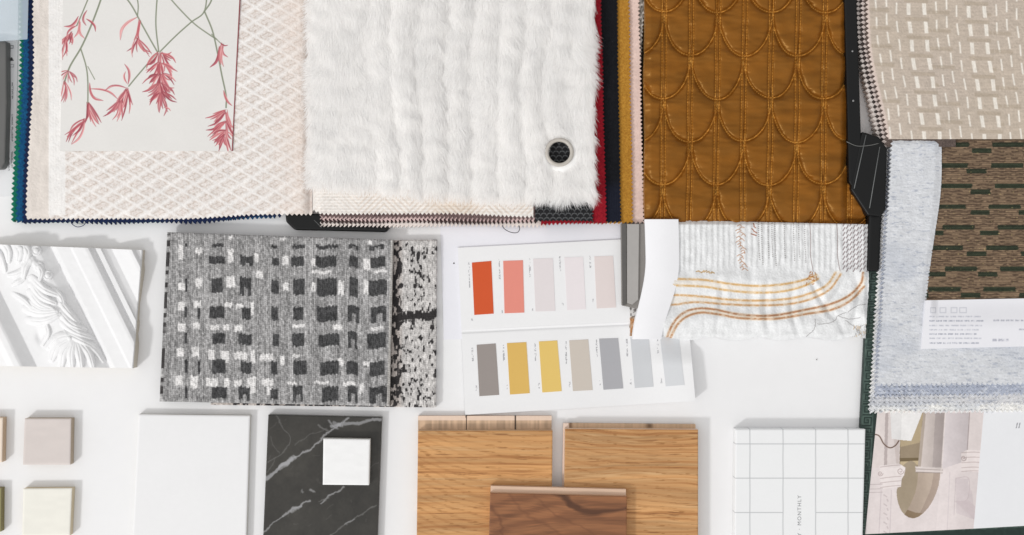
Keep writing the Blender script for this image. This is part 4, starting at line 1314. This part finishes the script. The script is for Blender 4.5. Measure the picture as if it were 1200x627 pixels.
def leaf_relief(X, Y):
    """carved acanthus: broad fingers curling off the middle of the band, and scrolls"""
    h = np.zeros(X.shape)
    q4 = lambda p: [(x / 4.044, 280 + y / 4.044) for x, y in p]
    F = [([(150, 185), (205, 235), (280, 268)], 30), ([(150, 215), (195, 272), (262, 305)], 28), ([(140, 250), (185, 306), (245, 332)], 28),
         ([(118, 330), (185, 352), (268, 345)], 30), ([(130, 385), (205, 388), (282, 358)], 30), ([(135, 300), (190, 335), (255, 338)], 24),
         ([(280, 290), (325, 345), (372, 395)], 26), ([(285, 345), (335, 400), (405, 430)], 28), ([(300, 400), (360, 440), (440, 470)], 28), ([(310, 445), (380, 478), (462, 520)], 26),
         ([(335, 455), (275, 470), (232, 515)], 34), ([(340, 470), (270, 515), (245, 572)], 34), ([(345, 480), (300, 540), (290, 605)], 32), ([(350, 485), (335, 545), (340, 612)], 30),
         ([(360, 485), (375, 545), (385, 612)], 30), ([(370, 480), (420, 540), (440, 605)], 30), ([(375, 475), (450, 520), (490, 575)], 28), ([(215, 400), (225, 450), (200, 500)], 20),
         ([(70, 30), (90, 62), (85, 100)], 34), ([(112, 28), (132, 62), (120, 105)], 30), ([(120, 140), (80, 165), (42, 172)], 24), ([(110, 190), (85, 205), (62, 218)], 20), ([(150, 95), (120, 130), (110, 180)], 26),
         ([(160, 110), (195, 150), (190, 190)], 24), ([(255, 240), (290, 275), (300, 310)], 22), ([(10, 20), (35, 55), (40, 105)], 28), ([(-30, 40), (0, 90), (20, 150)], 28), ([(60, 260), (110, 290), (150, 330)], 20)]
    for pts, wd in F:
        p = spline(q4(pts), 5)
        wd = wd / 4.044 / 1.7
        idx, d, tt, side = near(X, Y, p, wd * 1.5 + 2)
        ww = wd * (0.55 + .75 * np.sin(np.pi * np.clip(tt * .72 + .2, 0, 1)))
        f = np.clip(1 - (d / ww) ** 2, 0, 1) ** .5
        v = f * (3.0 + 3.6 * np.sin(np.pi * np.clip(tt * .8, 0, 1))) - 1.3 * np.exp(-(d / .7) ** 2) * (f > 0) * ss(0, .3, tt)
        g = h.ravel()
        g[idx] = np.maximum(g[idx], v)
        h = g.reshape(X.shape)
    for cx, cy, r_ in ((95, 48, 30), (172, 55, 27), (185, 132, 25), (226, 172, 25), (288, 305, 15), (330, 470, 22)):
        dd = np.hypot(X - cx / 4.044, Y - 280 - cy / 4.044); r_ = r_ / 4.044
        sp = np.clip(1 - (dd / r_) ** 2, 0, 1) ** .5 * 6.0 - 2.4 * np.exp(-((dd - r_ * .55) / .9) ** 2) * (dd < r_)
        h = np.maximum(h, sp)
    dd = np.hypot((X - 185 / 4.044) / 1.0, (Y - 280 - 470 / 4.044) / 1.5)
    return h - 5 * np.exp(-(dd / 5.5) ** 2) + 1.0 * vn(X, Y, 6, 6, 8)


def mould_relief(X, Y, u, v):
    s = X - (Y - 290) * 0.49
    base = 9 + 0.92 * (np.interp(s, PS[:, 0], PS[:, 1]) - 9)
    m = ss(-16, -4, s) * (1 - ss(54, 62, s))
    lf = leaf_relief(X, Y)
    return base + m * lf * .66 + .25 * (vn(X, Y, 5, 5, 3) - .5)


mo = sheet('moulding_sample', M_PLASTER, lambda X, Y: fill(X, (230, 230, 231)), 0.0, -0.0, step=0.6, x0=-60, y0=287, x1=165, y1=431,
           top=lambda X: 286.5 + 0.040 * np.clip(X, 0, 200), bottom=lambda X: 429 + 0.015 * X, right=lambda Y: 167.5 - (Y - 293) * 0.082,
           relief=lambda X, Y, u, v: mould_relief(X, Y, u, v) - 3.0 * np.clip(1 - (1 - u) * 225 / 1.5, 0, 1) ** 2, side=(206, 198, 184))
tag(mo, 'white plaster moulding sample with a carved acanthus leaf band', 'moulding')

# ================================================================== tiles
TG = 'small square sample tiles'


def small_tile(quad, c, sidec, h, label, zb_=0.0002, seed=1, group=TG):
    o = sheet('mosaic_tile', M_CERAMIC, lambda X, Y: fill(X, c) * (1 + .022 * (vn(X, Y, 14, 5, seed) - .5) + .008 * (vn(X, Y, 1.2, 1.2, seed) - .5))[..., None],
              zb_ + h, zb_, step=0.8, quad=quad, bevel=0.7, bevel_w=1.6, side=sidec)
    return tag(o, label, 'tile', group)


small_tile([(29, 490.5), (83.5, 490.5), (82.5, 544.5), (27, 544.5)], (208, 199, 195), (176, 160, 140), 0.0115, 'pinkish grey square tile with a brown edge, upper of its pair', seed=2)
small_tile([(27.5, 572.5), (84.5, 572), (82, 627.5), (26, 628)], (230, 228, 219), (206, 192, 164), 0.0105, 'ivory square tile, below the pinkish grey one', seed=3)
small_tile([(-53, 489.5), (3.5, 489.5), (2.5, 541.5), (-54, 541.5)], (230, 214, 198), (196, 172, 146), 0.0115, 'cream beige tile cut by the left border beside the pinkish tile', seed=4)
small_tile([(-56, 572), (1.5, 572), (1, 623), (-57, 623)], (150, 146, 104), (126, 118, 76), 0.0105, 'olive edged tile cut by the left border beside the ivory tile', seed=5)

wt = sheet('ceramic_tile', M_CERAMIC, lambda X, Y: fill(X, (230, 230, 231)) + (1.2 * (vn(X, Y, 40, 40, 2) - .5))[..., None], 0.0085, 0.0002, step=1.0,
           quad=[(162.5, 485.5), (293, 487), (288, 648), (154.5, 648)], bevel=0.8, bevel_w=1.5, side=(214, 212, 206))
tag(wt, 'large plain white tile between the ivory tile and the black marble', 'tile')


def Z2(pts):
    return [(290 + x / 3.636, 470 + y / 3.636) for x, y in pts]


def marble_paint(X, Y):
    n = vn(X, Y, 30, 30, 1) * .5 + vn(X, Y, 9, 9, 2) * .3 + vn(X, Y, 2.5, 2.5, 3) * .2
    C = fill(X, (52, 50, 46)) * (1 + .5 * (n - .5))[..., None]
    wx = X + 3 * (vn(X, Y, 7, 7, 6) - .5) + 1.2 * (vn(X, Y, 2, 2, 8) - .5); wy = Y + 3 * (vn(X, Y, 7, 7, 7) - .5) + 1.2 * (vn(X, Y, 2, 2, 9) - .5)
    v1, v2 = (158, 158, 161), (106, 105, 104)

    def ln(pts, wd, c, a=.9):
        nonlocal C
        C = stroke(C, wx, wy, Z2(pts), wd * .85, c, a * .9, 1.4)
    tp = lambda a, b: (lambda t: a + (b - a) * t)
    ln([(70, 335), (110, 305), (150, 270), (190, 245)], 4.6, v1); ln([(140, 285), (170, 258), (200, 240)], 6.5, v1, .7)
    ln([(200, 240), (250, 215), (300, 182), (340, 142), (385, 108), (430, 74)], 2.2, v1); ln([(360, 108), (400, 98), (470, 96), (520, 82), (575, 78)], 4.5, v1, .8); ln([(370, 90), (400, 104)], 5, v1, .7)
    ln([(300, 105), (345, 128)], 2.5, v2); ln([(345, 85), (385, 118)], 2.5, v1, .7)
    ln([(200, 190), (260, 150), (330, 125)], .9, v2, .7); ln([(85, 262), (130, 235), (172, 195), (182, 160), (150, 110), (120, 60)], 1.0, v2, .9); ln([(95, 150), (110, 195), (132, 222)], .9, v2, .7)
    ln([(85, 300), (110, 260), (120, 245)], .9, v2, .7)
    ln([(60, 570), (100, 530), (150, 490)], 1.6, v1); ln([(150, 490), (200, 458), (265, 424)], 2.6, v1, .85); ln([(190, 470), (225, 450)], 3.6, v1, .8)
    ln([(312, 440), (345, 408), (410, 368)], 2.0, v1, .85); ln([(300, 430), (345, 415)], 1.2, v2)
    ln([(350, 575), (420, 522), (490, 478), (552, 440)], 1.4, v2, .9); ln([(420, 522), (455, 502)], 2.2, v1, .6); ln([(480, 300), (560, 262)], .9, v2, .6); ln([(180, 690), (300, 610), (360, 565)], 1.2, v2, .8)
    ln([(272, 380), (284, 385)], 3, v1, .7); ln([(232, 380), (240, 388)], 3, v1, .6)
    for k in range(26):
        a = hsh(k, 1) * 430 + 80; b = hsh(k, 2) * 480 + 70
        ln([(a, b), (a + 40 * hsh(k, 3) - 5, b - 30 * hsh(k, 4))], .7, (96, 94, 92), .5)
    return C


mb = sheet('marble_tile', M_STONE, marble_paint, 0.0085, 0.0002, step=0.5, quad=[(314.5, 486), (447.5, 489), (441.5, 650), (307.5, 650)], bevel=0.5, bevel_w=1.0, side=(84, 82, 78))
tag(mb, 'black marble tile with grey white veins, a white square on it', 'tile')
small_tile([(379, 514), (433.5, 515), (432.3, 568.5), (378.3, 568)], (236, 236, 236), (222, 220, 216), 0.0105, 'plain white square tile lying on the black marble', 0.0086, 6)


# ================================================================== wood samples
def oak(seed, base=(196, 146, 94), cx=600, k=0.004):
    def f(X, Y):
        w1 = 9 * (vn(X, Y, 150, 40, seed) - .5) + 2.2 * (vn(X, Y, 26, 12, seed + 1) - .5)
        yy = Y + w1
        yc = Y + k * (X - cx) ** 2 + 9 * (vn(X, Y, 150, 40, seed) - .5)
        f0 = vn(X, yy, 240, 2.6, seed + 2); f1 = vn(X, yy, 70, 1.2, seed + 3); f2 = vn(X, yy, 24, 0.9, seed + 4); f3 = vn(X, yy, 160, 9, seed + 5)
        C = fill(X, base) * (1 + .20 * (f3 - .5) + .18 * (f0 - .5) + .12 * (f1 - .5))[..., None]
        C = mixc(C, (154, 102, 56), .70 * ss(.52, .82, f0 * .6 + f1 * .4))
        C = mixc(C, (224, 186, 138), .50 * ss(.55, .9, f2 * .5 + (1 - f0) * .5))
        ring = .5 + .5 * np.sin(2 * np.pi * yc / 8.5 + 3 * f3)
        C = mixc(C, (150, 99, 54), .34 * ss(.55, 1, ring) * (.2 + .9 * f1))
        C = mixc(C, (124, 80, 42), .65 * ss(.72, .90, f2) * ss(.40, .65, f1))
        pore = vn(X, yy, 7, .9, seed + 7)
        return mixc(C, (134, 88, 42), .5 * ss(.70, .9, pore) * ss(.35, .7, ring))
    return f


def tongue_paint(cuts, seed, yl):
    def f(X, Y):
        C = fill(X, (196, 166, 138)) * (1 + .22 * (vn(X, Y, 2.0, 14, seed) - .5) + .12 * (vn(X, Y, 14, 60, seed + 1) - .5))[..., None]
        C = mixc(C, (232, 208, 190), (Y < yl) * .85)
        for c in cuts:
            C = mixc(C, (60, 44, 34), (np.abs(X - c) < .75) * .9)
        return C
    return f


WG = 'wood flooring samples'
ok1 = sheet('wood_sample', M_WOOD, oak(11, (194, 145, 93), 612, 0.0022), 0.0165, 0.0068, step=0.5, quad=[(490, 505), (647.5, 504.5), (646, 655), (488, 655)], bevel=.6, bevel_w=1.2, side=(206, 178, 148))
tag(ok1, 'oak flooring sample with a three block tongue, left of the pair', 'wood sample', WG)
sheet('tongue', M_WOOD, tongue_paint((546.5, 604), 5, 492.5), 0.0066, 0.0002, step=0.6, quad=[(490, 487.5), (646.5, 487.5), (646, 655), (488.5, 655)], parent=ok1)
ok2 = sheet('wood_sample', M_WOOD, oak(23, (198, 150, 99), 850, 0.0007), 0.0165, 0.0068, step=0.5, quad=[(662, 502.5), (818, 503.5), (818, 655), (660, 655)], bevel=.6, bevel_w=1.2, side=(226, 200, 178))
tag(ok2, 'oak flooring sample with a knotty core edge, right of the pair', 'wood sample', WG)


def t2(X, Y):
    C = tongue_paint((), 9, 0)(X, Y)
    C = mixc(C, (204, 174, 142), .6)
    C = mixc(C, (96, 72, 52), .8 * np.exp(-(((X - 761) / 4) ** 2 + ((Y - 499) / 3) ** 2)))
    C = mixc(C, (112, 84, 62), .7 * np.exp(-(((X - 668.5) / 2) ** 2)))
    return mixc(C, (232, 210, 196), .9 * (X < 666.5))


sheet('tongue', M_WOOD, t2, 0.0066, 0.0002, step=0.6, quad=[(660, 496), (815, 497.5), (816, 655), (657.5, 655)], parent=ok2)


def walnut(X, Y):
    w1 = vn(X, Y, 60, 24, 3)
    cx = 655 + (Y - 640) * .4
    r = np.sqrt(((X - 690) / 2.6) ** 2 + ((Y - 655) * 1.0) ** 2) + 9 * (w1 - .5) + 3 * (vn(X, Y, 16, 8, 5) - .5)
    g = .5 + .5 * np.sin(2 * np.pi * r / 15.0)
    f1 = vn(X, Y + 10 * w1, 30, .9, 7); f2 = vn(X, Y, 12, 1.6, 8)
    C = fill(X, (134, 88, 57)) * (1 + .22 * (f1 - .5) + .14 * (f2 - .5))[..., None]
    C = mixc(C, (156, 106, 69), .4 * ss(.55, 1, 1 - g))
    C = mixc(C, (98, 61, 39), .34 * ss(.5, 1, g))

    def q(p): return [(470 + x / 3.158, 470 + y / 3.158) for x, y in p]
    wx = X + 4 * (vn(X, Y, 8, 4, 2) - .5); wy = Y + 3 * (vn(X, Y, 10, 4, 4) - .5)
    C = stroke(C, wx, wy, q([(560, 345), (600, 352), (640, 390), (700, 408), (780, 405), (850, 398)]), lambda t: 2 + 5 * np.sin(np.pi * t), (72, 43, 27), .8, 3.5)
    C = stroke(C, wx, wy, q([(400, 340), (430, 380), (480, 430), (560, 470), (600, 510)]), 2.2, (104, 64, 41), .45, 3.0)
    C = stroke(C, wx, wy, q([(325, 385), (360, 425), (372, 470), (368, 520)]), 2.8, (96, 58, 37), .5, 3.0)
    C = stroke(C, wx, wy, q([(490, 345), (530, 385), (590, 430), (680, 470), (760, 520)]), 1.4, (104, 64, 41), .5, 2.0)
    return C


wn = sheet('wood_sample', M_WOOD, walnut, 0.0285, 0.0168, step=0.5, quad=[(574.5, 577.5), (734.5, 581.5), (734, 665), (572, 665)], bevel=.5, bevel_w=1.0, side=(196, 160, 132))
tag(wn, 'dark walnut sample with swirling grain, lying across both oak samples', 'wood sample', WG)
sheet('tongue', M_WOOD, lambda X, Y: fill(X, (214, 184, 160)) * (1 + .06 * (vn(X, Y, 30, 3, 3) - .5))[..., None], 0.0235, 0.0167, step=0.8, quad=[(575, 569.5), (733.5, 573.5), (733, 665), (573, 665)], parent=wn)

# ================================================================== white planner with grid
def plan_paint(X, Y):
    C = fill(X, (233, 234, 235))
    for x in (878.8, 917.6, 955.8, 993.8):
        C = mixc(C, (184, 186, 188), (1 - ss(.35, .85, np.abs(X - x))) * .8)
    for y in (520.3, 560.4):
        C = mixc(C, (184, 186, 188), (1 - ss(.35, .85, np.abs(Y - y))) * .8)
    m = (1 - ss(.35, .85, np.abs(Y - 600.6))) * ((X < 917.6) | (X > 955.8))
    return mixc(C, (184, 186, 188), m * .8)


pl = sheet('planner', M_PAPER, plan_paint, 0.0150, 0.0002, step=0.6, quad=[(862, 503), (1014, 503), (1010, 655), (860.5, 655)], bevel=.8, bevel_w=1.6)
tag(pl, 'white planner with a thin grey grid and small vertical title', 'planner')
fc = bpy.data.curves.new('title', 'FONT')
fc.body = 'WEEKLY · MONTHLY'
fc.size = 0.0062
fc.space_character = 1.28
fc.align_x = 'RIGHT'; fc.align_y = 'CENTER'
fc.extrude = 0.0
tmp = bpy.data.objects.new('title_curve', fc)
fm = bpy.data.meshes.new_from_object(tmp)
bpy.data.objects.remove(tmp); bpy.data.curves.remove(fc)
fm.materials.clear()
fm.materials.append(mat('grey_ink', .7, .2, base=(138, 140, 142), bump=0))
fo = bpy.data.objects.new('title', fm)
put(fo, P(937, 580.5, 0.01512), pl)
fo.rotation_euler = (0, 0, R(90))

# ================================================================== far left odds and ends
mk = prism('grey_case', [(-40, 44), (7.5, 48), (8, 120), (6, 190), (2, 198), (-40, 200)], 0.0002, 0.013, mat('grey_case', .45, .4, base=(98, 98, 97), nscale=80, bump=.03, var=.05), bevel=0.003, segs=4)
tag(mk, 'dark grey case with rounded edge at the far left border', 'case')


def tick_paint(X, Y):
    C = fill(X, (226, 227, 229))
    C = mixc(C, (110, 112, 116), (box(X, Y, 11, 53, 16, 57, .5) - box(X, Y, 12, 54, 15, 56, .5)) * .8)
    C = mixc(C, (50, 50, 54), inpoly(X, Y, [(13.5, 66.5), (16.5, 71.5), (10.5, 71.5)]) * .9)
    C = mixc(C, (140, 142, 146), (box(X, Y, 10.5, 75, 16.5, 79, .5) - box(X, Y, 11.5, 76, 15.5, 78, .5)) * .6)
    for x, y0, y1 in ((10.2, 92, 122), (14.6, 96, 116), (10.0, 136, 160), (14.4, 134, 166), (14.0, 176, 196), (10.5, 182, 200)):
        m = (np.abs(X - x) < .9) & (Y > y0) & (Y < y1) & (vn(X, Y, .9, 1.3, int(y0)) > .42)
        C = mixc(C, (120, 122, 126), m * .7)
    return C


lf = sheet('paper_leaflet', M_PAPER, tick_paint, 0.0012, 0.0002, step=0.5, quad=[(-30, -30), (22, -30), (18, 229), (-30, 232)])
tag(lf, 'white leaflet with tiny print and a triangle mark, left of the swatches', 'leaflet')
cl = sheet('plastic_sleeve', mat('clear_plastic', 0.22, 0.5, base=(206, 220, 230), alpha=0.55, nscale=60, bump=.03, var=.03), (200, 214, 224), 0.0200, 0.0188, step=1.0, quad=[(-40, -30), (34, -30), (32, 46), (-40, 51)],
           relief=lambda X, Y, u, v: 1.0 * np.sin(u * 4))
tag(cl, 'pale blue clear plastic sleeve over the top left corner', 'sleeve')

for o in bpy.data.objects:
    if '_o' in o: del o['_o']
